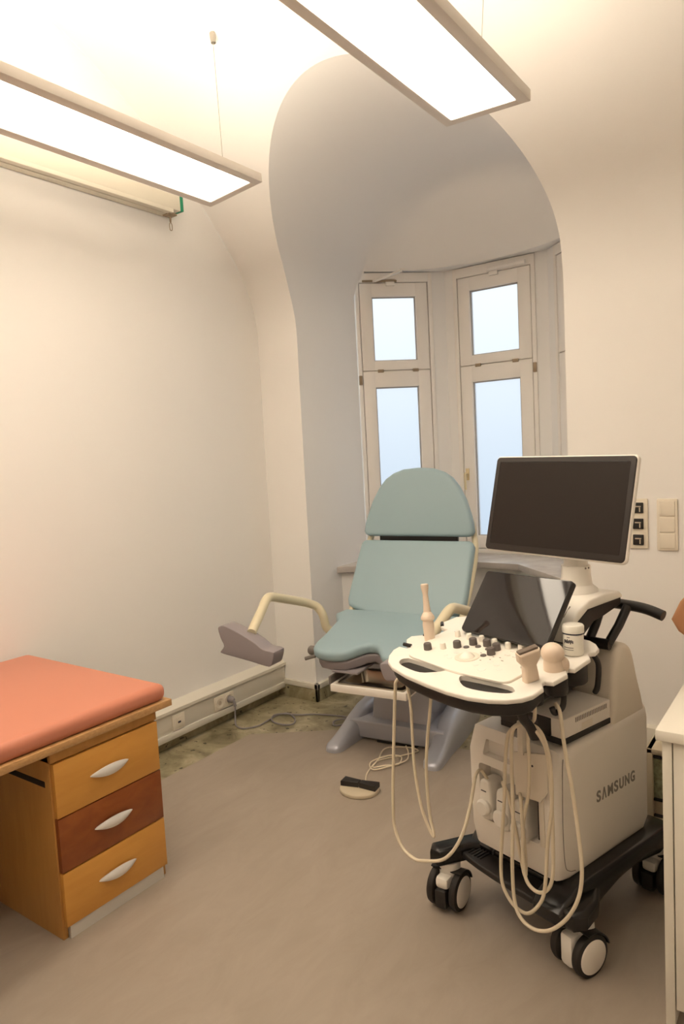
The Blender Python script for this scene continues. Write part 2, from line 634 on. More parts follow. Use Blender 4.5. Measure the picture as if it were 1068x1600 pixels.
by = MB()
win_ranges = {1: (0.034, 0.556), 2: (0.045, 0.60), 3: (L3 - 0.556, L3 - 0.034)}
ZSILL = 0.80
for k, (Fm, L) in {1: (F1, L1), 2: (F2, L2), 3: (F3, L3)}.items():
    a, b = win_ranges[k]
    if a > 0.005:
        by.box((-0.03, 0.0, 0.0), (a, 0.12, LINT + 0.06), mtx=Fm)
    if b < L - 0.005:
        by.box((b, 0.0, 0.0), (L + 0.03, 0.12, LINT + 0.06), mtx=Fm)
    by.box((-0.06, 0.0, 0.0), (L + 0.06, 0.14, ZSILL - 0.03), mtx=Fm)        # parapet
    by.box((-0.06, 0.03, LINT), (L + 0.06, 0.14, LINT + 0.6), mtx=Fm)
lx = [x0 + 0.02 + (x1 - x0 - 0.04) * i / 40 for i in range(41)]
by.poly([(x, ya(x) - 0.004, LINT + 0.001) for x in lx] + [(x1 + 0.12, 4.0, LINT + 0.001), (FC[0] + 0.1, 4.48, LINT + 0.001), (FB[0] - 0.1, 4.48, LINT + 0.001), (x0 - 0.12, 4.0, LINT + 0.001)])   # soffit above the windows
struct('wall_bay', by, ALCP, smooth=False)

# ---- windows (structure) with their sashes
def make_window(idx, Fm, a, b, hinge_side, hw):
    ft, fb = LINT - 0.003, ZSILL - 0.025
    m0 = 2.024
    j = 0.028                                 # casing width
    o = MB()
    o.box((a, -0.012, fb), (a + j, 0.08, ft), 0.004).box((b - j, -0.012, fb), (b, 0.08, ft), 0.004)
    o.box((a + j - 0.004, -0.0115, ft - 0.062), (b - j + 0.004, 0.079, ft - 0.0005), 0.003).box((a + j - 0.004, -0.0115, fb + 0.0005), (b - j + 0.004, 0.079, fb + 0.035), 0.003)
    o.box((a + j, 0.012, m0 - 0.03), (b - j, 0.08, m0 + 0.03))
    w = tag(o.build('window_%d' % idx, WINW), kind='structure')
    w.matrix_world = Fm
    g = 0.004
    sa, sb = a + j + g, b - j - g
    def sash(name, z0, z1, st, rt_, rb):
        s = MB()
        y0_, y1_ = -0.006, 0.05
        s.box((sa, y0_, z0), (sa + st, y1_, z1), 0.004).box((sb - st, y0_, z0), (sb, y1_, z1), 0.004)
        s.box((sa + st - 0.003, y0_, z1 - rt_), (sb - st + 0.003, y1_, z1), 0.004)
        s.box((sa + st - 0.003, y0_, z0), (sb - st + 0.003, y1_, z0 + rb), 0.004)
        so = s.build(name, WINW, w)
        q = MB()
        y = 0.022
        q.poly([(sa + st - 0.004, y, z0 + rb - 0.004), (sb - st + 0.004, y, z0 + rb - 0.004), (sb - st + 0.004, y, z1 - rt_ + 0.004), (sa + st - 0.004, y, z1 - rt_ + 0.004)])
        p = q.build('pane', FROST, so, smooth=False, recalc=False)
        tag(p, 'frosted glass pane')
        e = MB()
        for (p0, p1) in (((sa + st, z0 + rb), (sa + st + 0.006, z1 - rt_)), ((sb - st - 0.006, z0 + rb), (sb - st, z1 - rt_)),
                         ((sa + st, z1 - rt_ - 0.007), (sb - st, z1 - rt_)), ((sa + st, z0 + rb), (sb - st, z0 + rb + 0.005))):
            e.box((p0[0], 0.006, p0[1]), (p1[0], 0.021, p1[1]))
        e.build('glazing_seal', SEAL, so, smooth=False)
        return so
    us = sash('upper_sash', m0 + 0.003, ft - 0.065, 0.082, 0.088, 0.062)
    ls = sash('lower_sash', fb + 0.038, m0 - 0.003, 0.082, 0.105, 0.085)
    for f in (0.26, 0.78):
        x = sa + (sb - sa) * f
        MB().box((x - 0.02, -0.014, m0 - 0.012), (x + 0.02, -0.005, m0 + 0.008), 0.003).build('latch', BRASSD, w)
    hx = a + 0.012 if hinge_side < 0 else b - 0.012
    for hz in (1.965, 1.0):
        MB().box((hx - 0.011, -0.026, hz - 0.03), (hx + 0.011, -0.010, hz + 0.03), 0.003).build('hinge', BRASSD, w)
    ox = sa + (sb - sa) * hw
    MB().box((ox - 0.03, -0.02, ft - 0.085), (ox + 0.03, -0.006, ft - 0.058), 0.004).build('stay_bracket', WINW, w)
    return w, sa, sb, ft, us, ls

w1, sa, sb, ft, us1, ls1 = make_window(1, F1, *win_ranges[1], -1, 0.45)
op = MB()
op.tube([(sa + 0.10, -0.02, ft - 0.055), (sa + 0.27, -0.10, ft - 0.010)], 0.017, seg=8, flat=0.6)
op.box((sa + 0.255, -0.115, ft - 0.012), (sa + 0.285, -0.085, ft + 0.002), 0.003)
op.build('opener_arm', WINW, w1)
MB().box((sa + 0.02, -0.022, ft - 0.06), (sa + 0.09, -0.008, ft - 0.048), 0.003).tube([(sa + 0.10, -0.016, ft - 0.058), (sa + 0.22, -0.016, ft - 0.052), (sa + 0.25, -0.016, ft - 0.058)], 0.008, seg=8).build('opener_mechanism', BRASSD, w1)
w2, sa2, sb2, ft2, us2, ls2 = make_window(2, F2, *win_ranges[2], 1, 0.52)
MB().tube([(sa2 + 0.22, -0.03, ft2 - 0.045), (sb2 - 0.02, -0.03, ft2 - 0.045)], 0.013, seg=8).build('opener_arm', WINW, w2)
hd = MB()
hd.box((sa2 + 0.012, -0.016, 1.27), (sa2 + 0.038, -0.006, 1.35), 0.004)
hd.tube([(sa2 + 0.025, -0.012, 1.315), (sa2 + 0.025, -0.045, 1.315), (sa2 + 0.025, -0.05, 1.295), (sa2 + 0.025, -0.048, 1.21)], 0.009, seg=8)
hd.build('window_handle', BRASSL, ls2)
w3, *_ = make_window(3, F3, *win_ranges[3], 1, 0.5)

# marble sill along the bay
sl = MB()
sl.prism([(x0 - 0.0, 3.55), (TX - 0.24, 3.99), (TX + 0.24, 3.99), (x1 + 0.0, 3.47), (x1, 3.9), (FC[0], 4.33), (FB[0], 4.33), (x0, 3.9)], 0.742, 0.782, bev=0.004)
tag(sl.build('window_sill', MARBLE), kind='structure')
pa_ = MB()
pa_.prism([(x0, 3.60), (TX - 0.23, 4.06), (TX + 0.23, 4.06), (x1, 3.53), (x1, 4.1), (FC[0], 4.4), (FB[0], 4.4), (x0, 4.1)], 0.0, 0.741)
struct('wall_parapet', pa_, ALCP, smooth=False)

# stone skirtings and the white ledge above them
def skirt(name, segs, z0, z1, t, mtl):
    b = MB()
    for (p, q) in segs:
        d = Vector((q[0] - p[0], q[1] - p[1], 0)); L = d.length; d.normalize()
        n = Vector((d.y, -d.x, 0))
        M_ = Matrix((d, n, Vector((0, 0, 1)))).transposed().to_4x4()
        M_.translation = Vector((p[0], p[1], 0))
        b.box((-0.0, -0.002, z0), (L, t, z1), 0.003, mtx=M_)
    return struct(name, b, mtl)
skirt('baseboard_left', [((XL, YF + 0.01), (XL, YB))], 0, 0.058, 0.022, STONE)
skirt('baseboard_back', [((XL, YB), (x0 + 0.018, YB)), ((x1 - 0.018, YB), (XR, YB))], 0, 0.078, 0.018, STONE)
skirt('baseboard_alcove', [((x0, YB - 0.018), (x0, 3.62)), ((x1, 3.55), (x1, YB - 0.018))], 0, 0.078, 0.018, STONE)
tr = skirt('trim_1', [((XL + 0.06, YB), (x0 + 0.024, YB)), ((x0, YB - 0.024), (x0, 3.62)), ((x1 - 0.024, YB), (XR, YB))], 0.079, 0.112, 0.024, TRIMW)

# low cable trunking along the left wall
tk = MB()
tk.box((XL - 0.001, YF + 0.02, 0.056), (XL + 0.065, YB - 0.002, 0.092), 0.005)
tk.box((XL - 0.001, YF + 0.02, 0.088), (XL + 0.054, YB - 0.002, 0.200), 0.002)
tk.prism([(0, 0.196), (0.066, 0.196), (0.066, 0.212), (0.02, 0.236), (0, 0.236)], YF + 0.02, YB - 0.002,
         mtx=Matrix(((1, 0, 0, XL), (0, 0, 1, 0), (0, 1, 0, 0), (0, 0, 0, 1))), bev=0)
tag(tk.build('trim_2', TRIMW), kind='structure')
# wall trunking at the right part of the back wall
t2 = MB()
t2.box((x1 + 0.02, YB - 0.05, 0.10), (XR, YB + 0.001, 0.21), 0.006)
tag(t2.build('trim_3', TRIMW), kind='structure')

# ---------------------------------------------------------------- lamps
def make_lamp(label, loc, ry):
    LW, LL, LH = 0.30, 2.40, 0.036  # unseen rear length of the lamps extended to raise the ambient light
    t = thing('pendant_panel_lamp', label, 'lamp', loc, 0, 'hanging panel lamps')
    t.rotation_euler = (0, ry, 0)
    f = MB()
    bw = 0.036
    hw = LW / 2
    f.box((-hw, -LL, 0), (-hw + bw, 0, LH), 0.002).box((hw - bw, -LL, 0), (hw, 0, LH), 0.002)
    f.box((-hw + bw - 0.001, -bw, 0), (hw - bw + 0.001, 0, LH), 0.002).box((-hw + bw - 0.001, -LL, 0), (hw - bw + 0.001, -LL + bw, LH), 0.002)
    f.build('lamp_frame', ALU, t)
    d = MB().box((-hw + bw - 0.002, -LL + bw - 0.002, 0.004), (hw - bw + 0.002, -bw + 0.002, 0.014))
    d.build('diffuser', LED, t, smooth=False)
    d = MB().box((-hw + bw - 0.002, -LL + bw - 0.002, 0.018), (hw - bw + 0.002, -bw + 0.002, 0.034))
    d.build('uplight_panel', LEDUP, t, smooth=False)
    return t
lampA = make_lamp('long white panel lamp hung in front of the left wall and rail', (-2.072, 2.26, 2.593), -0.093)
lampB = make_lamp('long white panel lamp hung in front of the arched window recess', (-0.972, 2.31, 2.594), 0.03)
def suspend(lamp, pts):
    c = lamp.location
    for (x, y, ang, dy) in pts:
        zc = VZ + math.sqrt(VR ** 2 - (y + dy + 0.06 + c.y - VC) ** 2) - c.z
        w_ = MB().tube([(x, y, 0.03), (x + ang, y + dy + 0.06, zc)], 0.0013, seg=6, smooth=False)
        w_.lathe([(0.0, 0.0), (0.006, 0.002), (0.006, 0.02), (0.002, 0.03), (0, 0.031)], mtx=Matrix.Translation((x, y, 0.034)), seg=12)
        w_.lathe([(0.011, -0.03), (0.013, -0.01), (0.013, 0.012)], mtx=Matrix.Translation((x + ang, y + dy + 0.06, zc - 0.004)), seg=12)
        w_.build('suspension_wire', WIRE, lamp)
suspend(lampA, [(0.0, -0.06, -0.08, 0.077), (0.0, -2.32, 0, 0)])
suspend(lampB, [(0.0, -0.06, 0.0, 0.02), (0.0, -2.32, 0, 0)])

# ---------------------------------------------------------------- housing rail on the left wall
rl = thing('wall_rail', 'beige rail housing high on the left wall with green end cap and hook', 'rail', (XL, 2.64, 2.768))
MB().box((0.0, -3.2, 0.018), (0.10, -0.012, 0.093), 0.003).build('housing', RAILC, rl)
MB().box((0.066, -3.2, 0.0), (0.10, -0.06, 0.0195), 0.002).box((0.01, -3.2, 0.002), (0.058, -0.06, 0.0195), 0.002).build('lower_profile', RAILC, rl)
MB().box((0.056, -3.2, 0.006), (0.068, -0.06, 0.0195)).build('slit', RAILD, rl)
MB().box((0.0, -0.012, 0.020), (0.1005, 0.010, 0.094), 0.003).build('end_cap', GREEN, rl)
tag(rl.children[-1], 'green end cap')
hk = MB().box((0.03, -0.075, -0.005), (0.085, -0.025, 0.006), 0.002)
hk.tube([(0.06, -0.05, -0.008), (0.06, -0.05, -0.035)], 0.005, seg=8, smooth=False)
hk.tube([(0.06, -0.05, -0.034), (0.06, -0.042, -0.05), (0.06, -0.044, -0.075), (0.06, -0.056, -0.075), (0.06, -0.058, -0.05), (0.06, -0.05, -0.034)], 0.0022, seg=6)
hk.build('hook', BRASSD, rl)

# ---------------------------------------------------------------- wall outlets
def plate(name, label, cat, loc, rz, w, h, kind, n=1, group=None):
    """plate in local XZ, facing local -Y"""
    t = thing(name, label, cat, loc, rz, group)
    Mx = Matrix(((1, 0, 0, 0), (0, 0, -1, 0), (0, 1, 0, 0), (0, 0, 0, 1)))   # XY outline -> XZ, +Z -> -Y
    MB().prism(rrect(w, h, 0.006), 0.0, 0.009, mtx=Mx, bev=0.003).build('cover_frame', OUTW, t)
    return t, Mx
DX = PI / 2        # facing +X
t, Mx = plate('double_socket', 'white double power socket on the low trunking, grey plug in one half', 'socket', (XL + 0.055, 2.735, 0.138), DX, 0.152, 0.082, 's')
for cx in (-0.036, 0.036):
    MB().lathe([(0.030, 0.008), (0.030, 0.0115), (0.024, 0.0115), (0.021, 0.0095), (0.0, 0.0095)], mtx=Mx @ Matrix.Translation((cx, 0, 0))).build('socket_insert', OUTW, t)
    MB().lathe([(0.021, 0.0092), (0.0, 0.0099)], mtx=Mx @ Matrix.Translation((cx, 0, 0))).build('socket_well', OUTS, t)
t, Mx = plate('data_outlet', 'white single data outlet on the trunking just behind the salmon couch', 'outlet', (XL + 0.055, 2.40, 0.138), DX, 0.082, 0.082, 'd')
MB().prism(rrect(0.052, 0.05, 0.003), 0.008, 0.0115, mtx=Mx, bev=0.001).build('insert', OUTW, t)
MB().prism(rrect(0.020, 0.010, 0.002, cy=-0.002), 0.010, 0.0122, mtx=Mx).build('port', PRINTD, t)

t, Mx = plate('light_switch', 'white vertical triple rocker switch on the back wall right of the black sockets', 'light switch', (-0.617, YB, 1.115), 0, 0.084, 0.226, 'l')
for cz in (-0.071, 0, 0.071):
    MB().prism(rrect(0.062, 0.064, 0.003, cy=cz), 0.008, 0.0125, mtx=Mx, bev=0.0015).build('rocker', OUTW, t)
t, Mx = plate('wall_socket_strip', 'vertical strip of three black data sockets beside the large monitor', 'socket', (-0.735, YB, 1.118), 0, 0.080, 0.222, 'k')
for cz in (-0.071, 0, 0.071):
    k = MB().prism(rrect(0.044, 0.046, 0.003, cy=cz), 0.006, 0.016, mtx=Mx, bev=0.002).build('socket_insert', BLACKP, t)
    MB().prism(rrect(0.026, 0.005, 0.002, cy=cz + 0.006), 0.0155, 0.0172, mtx=Mx).prism(rrect(0.005, 0.02, 0.002, cx=0.008, cy=cz - 0.008), 0.0155, 0.0172, mtx=Mx).build('contact', OUTS, k)

# grey power cord with plug in the double socket
pc = thing('power_cord', 'grey power cord with plug, running from the trunking socket over the floor', 'cord', (XL + 0.06, 2.772, 0.138))
b = pc.location
MB().lathe([(0.019, 0.0), (0.019, 0.018), (0.013, 0.030), (0.009, 0.036), (0, 0.037)], mtx=Matrix(((0, 0, 1, 0.006), (1, 0, 0, 0), (0, 1, 0, 0), (0, 0, 0, 1)))).tube([(0.03, 0, 0), (0.042, 0.0, -0.01), (0.046, 0.002, -0.035)], 0.008).build('plug', CABLEG, pc)
cp = [(-2.794, 2.774, 0.105), (-2.79, 2.765, 0.05), (-2.77, 2.745, 0.010), (-2.72, 2.725, 0.008), (-2.684, 2.737, 0.008), (-2.647, 2.80, 0.008), (-2.654, 2.899, 0.008), (-2.655, 2.972, 0.008), (-2.62, 3.019, 0.008), (-2.533, 2.978, 0.008), (-2.491, 2.91, 0.008), (-2.528, 2.876, 0.008), (-2.609, 2.878, 0.010), (-2.655, 2.925, 0.016), (-2.643, 2.982, 0.014), (-2.54, 3.036, 0.008), (-2.476, 3.08, 0.008), (-2.358, 3.12, 0.008), (-2.25, 3.13, 0.008), (-2.22, 3.06, 0.008), (-2.27, 3.0, 0.008), (-2.30, 3.06, 0.012), (-2.2, 3.15, 0.014), (-2.15, 3.2, 0.010)]
MB().tube([Vector(p) - b for p in cp], 0.0045, seg=8).build('cord', CABLEG, pc)

# ---------------------------------------------------------------- couch and drawer cabinet
cc = thing('examination_couch', 'salmon upholstered couch top on a beech board along the left wall', 'couch', (-1.975, 1.645, 0.625))
MB().box((-0.90, -2.2, -0.004), (0.0, 0.0, 0.021), 0.003).build('board', PLY, cc)
MB().box((-0.895, -2.19, 0.0205), (-0.008, -0.012, 0.082), 0.026, seg=5).build('cushion', SALMON, cc)
for (x, y) in ((-0.85, -2.1), (-0.06, -2.1)):
    MB().box((x - 0.025, y - 0.025, -0.625), (x + 0.025, y + 0.025, -0.003), 0.003).build('leg', PLY, cc)

dc = thing('drawer_cabinet', 'beech drawer cabinet with one cherry drawer under the couch end', 'cabinet', (-1.99, 1.17, 0))
b = MB()
b.box((-0.62, 0.0, 0.0), (-0.018, 0.018, 0.6205), 0.001)
b.box((-0.62, 0.397, 0.0), (-0.018, 0.415, 0.6205), 0.001)
b.box((-0.62, 0.018, 0.03), (-0.60, 0.397, 0.6205)).box((-0.60, 0.017, 0.04), (-0.03, 0.398, 0.058))
b.build('carcass', BEECHV, dc)
MB().box((-0.62, 0.0, 0.585), (-0.006, 0.415, 0.6208), 0.001).build('top_rail', BEECHV, dc)
MB().box((-0.04, 0.018, 0.06), (-0.022, 0.397, 0.585)).build('inner_shadow_panel', GAPSHADE, dc)
MB().box((-0.40, -0.0012, 0.500), (-0.045, 0.004, 0.520), 0.001).build('finger_slot_shade', GAPSHADE, dc)  # recess shade painted as a dark strip on the side panel
MB().box((-0.05, 0.019, 0.0), (-0.0045, 0.396, 0.0455)).build('plinth', PLINTH, dc)
for i, (z0, z1, mm) in enumerate(((0.405, 0.580, BEECH), (0.226, 0.401, CHERRY), (0.047, 0.222, BEECH))):
    d = MB().box((-0.020, 0.006, z0), (0.0, 0.412, z1), 0.0015).build('drawer', mm, dc)
    tag(d, 'cherry brown drawer front' if i == 1 else 'honey beech drawer front')
    zc = z0 + 0.088
    # leaf shaped bow handle: curved shell, wide in the middle
    g = MB()
    rows = []
    for k in range(21):
        s = -1 + 2 * k / 20
        y = 0.205 + s * 0.075
        w_ = 0.0165 * (1 - s * s) + 0.0012
        row = []
        for q in range(9):
            v = -1 + 2 * q / 8
            row.append((0.002 + 0.020 * (1 - s * s) * (1 - 0.35 * v * v), y, zc + v * w_))
        rows.append(row)
    g.grid(rows)
    rows2 = [[(p[0] - 0.004 if 0 < k < 20 else p[0] - 0.001, p[1], p[2]) for p in r] for k, r in enumerate(rows)]
    g.grid(rows2)
    for e in (0, 8):
        g.grid([[r[e] for r in rows], [r[e] for r in rows2]])
    for sgn in (-1, 1):
        g.box((-0.001, 0.205 + sgn * 0.066 - 0.004, zc - 0.003), (0.004, 0.205 + sgn * 0.066 + 0.004, zc + 0.003))
    g.build('handle', CHROME, d)

# ---------------------------------------------------------------- gynaecological chair
AC = math.radians(7)
ch = thing('gynaecological_chair', 'reclining pale teal examination chair with leg supports in front of the windows', 'chair', (-1.81, 2.78, 0), AC)
U0 = -0.02
def pad_mtx(o, tdir):
    # local x = chair u, local y = up along the pad, local z = towards the sitter
    return frame_mtx(o, (1, 0, 0), tdir)
def pad(name, pts, o, tdir, thick, bev, mtl=PAD):
    b = MB()
    b.prism(pts, -thick, 0, mtx=pad_mtx(o, tdir), bev=bev, seg=6)
    return b.build(name, mtl, ch, angle=50)
head_half = [(0.312, 0.012), (0.322, 0.03), (0.316, 0.075), (0.302, 0.125), (0.276, 0.20), (0.236, 0.275), (0.196, 0.325), (0.150, 0.356), (0.090, 0.377), (0.0, 0.384)]
hp = [(U0 + u, s) for u, s in head_half] + [(U0 - u, s) for u, s in head_half[:-1][::-1]] + [(U0 - 0.29, 0.004), (U0 + 0.29, 0.004)]
pad('headrest', hp, (0, 0.568, 1.019), (0, 0.062, 0.375), 0.055, 0.02)
bk_half = [(0.318, 0.418), (0.329, 0.40), (0.332, 0.30), (0.335, 0.13), (0.334, 0.06), (0.322, 0.030), (0.28, 0.010), (0.20, -0.012), (0.0, -0.016)]
bp = [(U0 + 0.30, 0.426), (U0 - 0.30, 0.426)] + [(U0 - u, s) for u, s in bk_half] + [(U0 + u, s) for u, s in bk_half[:-1][::-1]]
pad('backrest', bp, (0, 0.323, 0.653), (0, 0.245, 0.366), 0.06, 0.02)
st_half = [(0.330, 0.37), (0.315, 0.22), (0.302, 0.07), (0.302, -0.02), (0.290, -0.075), (0.255, -0.113), (0.19, -0.128), (0.115, -0.115), (0.070, -0.072), (0.035, -0.022), (0.0, -0.006)]
sp = [(U0 + u, s) for u, s in st_half] + [(U0 - u, s) for u, s in st_half[:-1][::-1]]
seat = pad('seat', closed_smooth(sp, 2), (0, -0.025, 0.583), (0, 0.348, 0.070), 0.055, 0.022)
# grey shell under the seat
sh = MB()
shp = [(U0 + u * 0.95, s * 0.95 + 0.006) for u, s in st_half] + [(U0 - u * 0.95, s * 0.95 + 0.006) for u, s in st_half[:-1][::-1]]
sh.prism(shp, -0.105, -0.054, mtx=pad_mtx((0, -0.025, 0.583), (0, 0.348, 0.070)), bev=0.012)
sh.build('seat_shell', GREYP, ch)
MB().box((-0.19, 0.14, 0.42), (0.15, 0.36, 0.54), 0.02).build('under_seat_housing', GREYD, ch)
MB().box((-0.20, -0.12, 0.452), (-0.06, 0.10, 0.464), 0.004).build('tray_guide', GREYP, ch)
# dark gap between back and head pads, and the back shell
MB().box((-0.25, 0.588, 0.99), (0.21, 0.612, 1.06), 0.004).build('pad_joint', BLACKP, ch)
bs = MB()
bs.prism([(U0 + 0.30, 0.42), (U0 - 0.30, 0.42), (U0 - 0.31, 0.02), (U0 + 0.31, 0.02)], -0.078, -0.058, mtx=pad_mtx((0, 0.323, 0.653), (0, 0.245, 0.366)), bev=0.005)
bs.build('back_shell', GREYP, ch)
# cream side rails
for sgn in (-1, 1):
    pts = [(0.335, 0.30, 0.625), (0.345, 0.40, 0.745), (0.350, 0.48, 0.855), (0.345, 0.56, 0.965), (0.330, 0.60, 1.03), (0.31, 0.63, 1.10), (0.26, 0.655, 1.22)]
    MB().tube([(U0 + 0.004 + sgn * (p[0] - 0.024), p[1] + 0.03, p[2] - 0.022) for p in pts], 0.017).build('side_rail', CREAM, ch)
# leg supports: bent tube and moulded grey shell
for sgn in (-1, 1):
    a = MB()
    pts = [(0.365, 0.235, 0.540), (0.392, 0.215, 0.575), (0.398, 0.205, 0.625), (0.405, 0.195, 0.660), (0.428, 0.180, 0.695), (0.456, 0.130, 0.722), (0.466, 0.03, 0.755), (0.468, -0.09, 0.792), (0.466, -0.18, 0.817), (0.460, -0.23, 0.810), (0.446, -0.29, 0.775), (0.425, -0.38, 0.728), (0.412, -0.425, 0.705)]
    a.tube([(U0 + sgn * p[0], p[1], p[2]) for p in pts], 0.0225, seg=16)
    arm = a.build('support_arm', CREAM, ch)
    s_ = MB()
    prof = [(-0.148, 0.077), (-0.130, 0.090), (-0.10, 0.089), (-0.012, 0.057), (0.056, 0.024), (0.094, 0.000), (0.140, -0.006), (0.152, -0.014), (0.143, -0.050), (0.130, -0.072), (0.104, -0.074), (0.015, -0.059), (-0.100, -0.043), (-0.135, -0.037), (-0.142, -0.030), (-0.120, -0.002), (-0.136, 0.032)]
    if sgn > 0:
        prof = [(-x, y) for x, y in prof]
    Ms = Matrix(((1, 0, 0, U0 + sgn * 0.408), (0, 0, -1, -0.445), (0, 1, 0, 0.652), (0, 0, 0, 1)))
    s_.prism(closed_smooth(prof, 3), -0.045, 0.040, mtx=Ms, bev=0.016, seg=4)
    s_.build('leg_support', GREYP, ch)
# clamp knobs at the seat sides
for sgn in (-1, 1):
    k = MB().lathe([(0.020, 0), (0.023, 0.006), (0.023, 0.03), (0.017, 0.038), (0, 0.039)], mtx=Matrix.Translation((U0 + sgn * 0.292, -0.07, 0.535)) @ Matrix.Rotation(sgn * PI / 2, 4, 'Y'))
    k.tube([(U0 + sgn * 0.285, -0.09, 0.515), (U0 + sgn * 0.335, -0.105, 0.500)], 0.009, smooth=False)
    k.build('clamp_knob', GREYD, ch)
    MB().tube([(U0 + sgn * 0.28, 0.21, 0.52), (U0 + sgn * 0.37, 0.225, 0.545)], 0.022, smooth=False).build('arm_socket', GREYP, ch)
# steel basin in a sliding tray
tr_ = MB()
tr_.box((-0.205, -0.135, 0.362), (0.19, -0.115, 0.398), 0.004).box((-0.205, 0.14, 0.362), (0.19, 0.16, 0.398), 0.004)
tr_.box((-0.205, -0.12, 0.362), (-0.185, 0.15, 0.398), 0.004).box((0.17, -0.12, 0.362), (0.19, 0.15, 0.398), 0.004)
tray = tr_.build('basin_tray', MACHB, ch)
bn = MB()
bx0, bx1, by0, by1 = -0.182, 0.167, -0.112, 0.137
ro = rrect(bx1 - bx0, by1 - by0, 0.02, cx=(bx0 + bx1) / 2, cy=(by0 + by1) / 2)
ri = rrect(bx1 - bx0 - 0.05, by1 - by0 - 0.05, 0.03, cx=(bx0 + bx1) / 2, cy=(by0 + by1) / 2)
rb_ = rrect(bx1 - bx0 - 0.08, by1 - by0 - 0.08, 0.03, cx=(bx0 + bx1) / 2, cy=(by0 + by1) / 2)
loops = [[(p[0], p[1], z) for p in r] + [(r[0][0], r[0][1], z)] for r, z in ((ro, 0.394), (ro, 0.401), (ri, 0.401), (rb_, 0.345))]
bn.grid(loops)
bn.poly([(p[0], p[1], 0.345) for p in rb_])
bn.build('steel_basin', STEEL, tray)
for sgn in (-1, 1):
    MB().box((-0.007 + sgn * 0.207 - 0.006, -0.12, 0.385), (-0.007 + sgn * 0.207 + 0.006, 0.30, 0.43), 0.003).build('tray_runner', GREYD, ch)
# base: two splayed tapering feet, cross housing, lifting column
def foot_loft(u_toe, u_back):
    # stations along v: (v, half width, height)
    st = [(-0.036, 0.006, 0.008), (-0.034, 0.018, 0.018), (-0.028, 0.030, 0.027), (-0.016, 0.040, 0.036), (0.004, 0.046, 0.044), (0.05, 0.047, 0.056), (0.10, 0.048, 0.074), (0.16, 0.050, 0.100), (0.22, 0.054, 0.126), (0.30, 0.060, 0.150), (0.40, 0.064, 0.164), (0.52, 0.064, 0.168), (0.64, 0.058, 0.150), (0.70, 0.045, 0.10)]
    rows = []
    for v, hw, h in st:
        f = max(0, min(1, (v + 0.04) / 0.6))
        uc = u_toe + (u_back - u_toe) * f
        row = [(uc - hw, v, 0.0)]
        for k in range(13):
            a = PI - PI * k / 12
            ca, sa_ = math.cos(a), math.sin(a)
            row.append((uc + hw * math.copysign(abs(ca) ** 0.55, ca), v, h * (0.25 + 0.75 * abs(sa_) ** 0.6)))
        row.append((uc + hw, v, 0.0))
        rows.append(row)
    m_ = MB().grid(rows)
    m_.poly(rows[0]); m_.poly(rows[-1])
    m_.poly([r[0] for r in rows] + [r[-1] for r in rows[::-1]])
    return m_
for ut, ub in ((-0.280, -0.235), (0.250, 0.215)):
    foot_loft(ut, ub).build('foot', GREYM, ch, angle=60)
MB().prism([(-0.27, 0.16), (0.25, 0.16), (0.25, 0.68), (-0.27, 0.68)], 0.018, 0.110, bev=0.012).build('base_housing', GREYM, ch)
MB().box((-0.12, 0.168, 0.004), (0.10, 0.30, 0.02)).build('base_slot', BLACKP, ch)
cl = MB()
cl.prism([(0.22, 0.10), (0.26, 0.25), (0.20, 0.44), (0.52, 0.44), (0.60, 0.10)], -0.17, 0.15, mtx=Matrix(((0, 0, 1, 0), (1, 0, 0, 0), (0, 1, 0, 0), (0, 0, 0, 1))), bev=0.012)
cl.build('lifting_column', GREYM, ch)

# ---------------------------------------------------------------- foot switch on the floor
fs = thing('foot_switch', 'round grey foot switch with two black pedals on the floor before the chair', 'foot switch', (-1.735, 2.445, 0.003), 0.15)
pts = [(0.088 * math.cos(a), 0.072 * math.sin(a)) for a in [PI + PI * k / 14 for k in range(15)]] + [(0.088, 0.03), (0.07, 0.045), (-0.07, 0.045), (-0.088, 0.03)]
MB().prism(pts, 0.0, 0.018, bev=0.005).build('pedal_base', CARDG, fs)
for sgn in (-1, 1):
    q = MB().prism([(0.0015, 0.000), (0.084, -0.010), (0.084, 0.040), (0.0015, 0.030)], 0.017, 0.043, mtx=Matrix.Diagonal((sgn, 1, 1, 1)), bev=0.004)
    q.build('pedal', BLACKP, fs)
z = 0.007
cp = [(-1.757, 2.487, 0.015), (-1.76, 2.533, z), (-1.799, 2.612, z), (-1.823, 2.729, z), (-1.799, 2.788, z), (-1.763, 2.83, z), (-1.727, 2.873, z + .004), (-1.706, 2.93, z), (-1.75, 2.95, z), (-1.82, 2.925, z), (-1.86, 2.86, z + .006), (-1.826, 2.75, z + .004), (-1.807, 2.672, z), (-1.765, 2.717, z), (-1.717, 2.754, z), (-1.74, 2.82, z + .008), (-1.80, 2.80, z + .008), (-1.836, 2.70, z + .008), (-1.79, 2.644, z + .004), (-1.742, 2.70, z + .006), (-1.70, 2.80, z + .006), (-1.74, 2.89, z + .006), (-1.80, 2.98, z), (-1.80, 3.15, z)]
Mi = (Matrix.Translation(fs.location) @ Matrix.Rotation(0.15, 4, 'Z')).inverted()
MB().tube([Mi @ Vector(p) for p in cp], 0.0035, seg=8).build('cord', CABLE, fs)

# ---------------------------------------------------------------- ultrasound machine
MA = math.radians(-17)
M0 = Vector((-0.814, 1.922, 0))
MW = Matrix.Translation(M0) @ Matrix.Rotation(MA, 4, 'Z')
us = thing('ultrasound_machine', 'ivory wheeled ultrasound machine with two screens in front of the chair', 'ultrasound machine', M0, MA)
YZ = Matrix(((0, 0, 1, 0), (1, 0, 0, 0), (0, 1, 0, 0), (0, 0, 0, 1)))      # outline (b,z) extruded along a

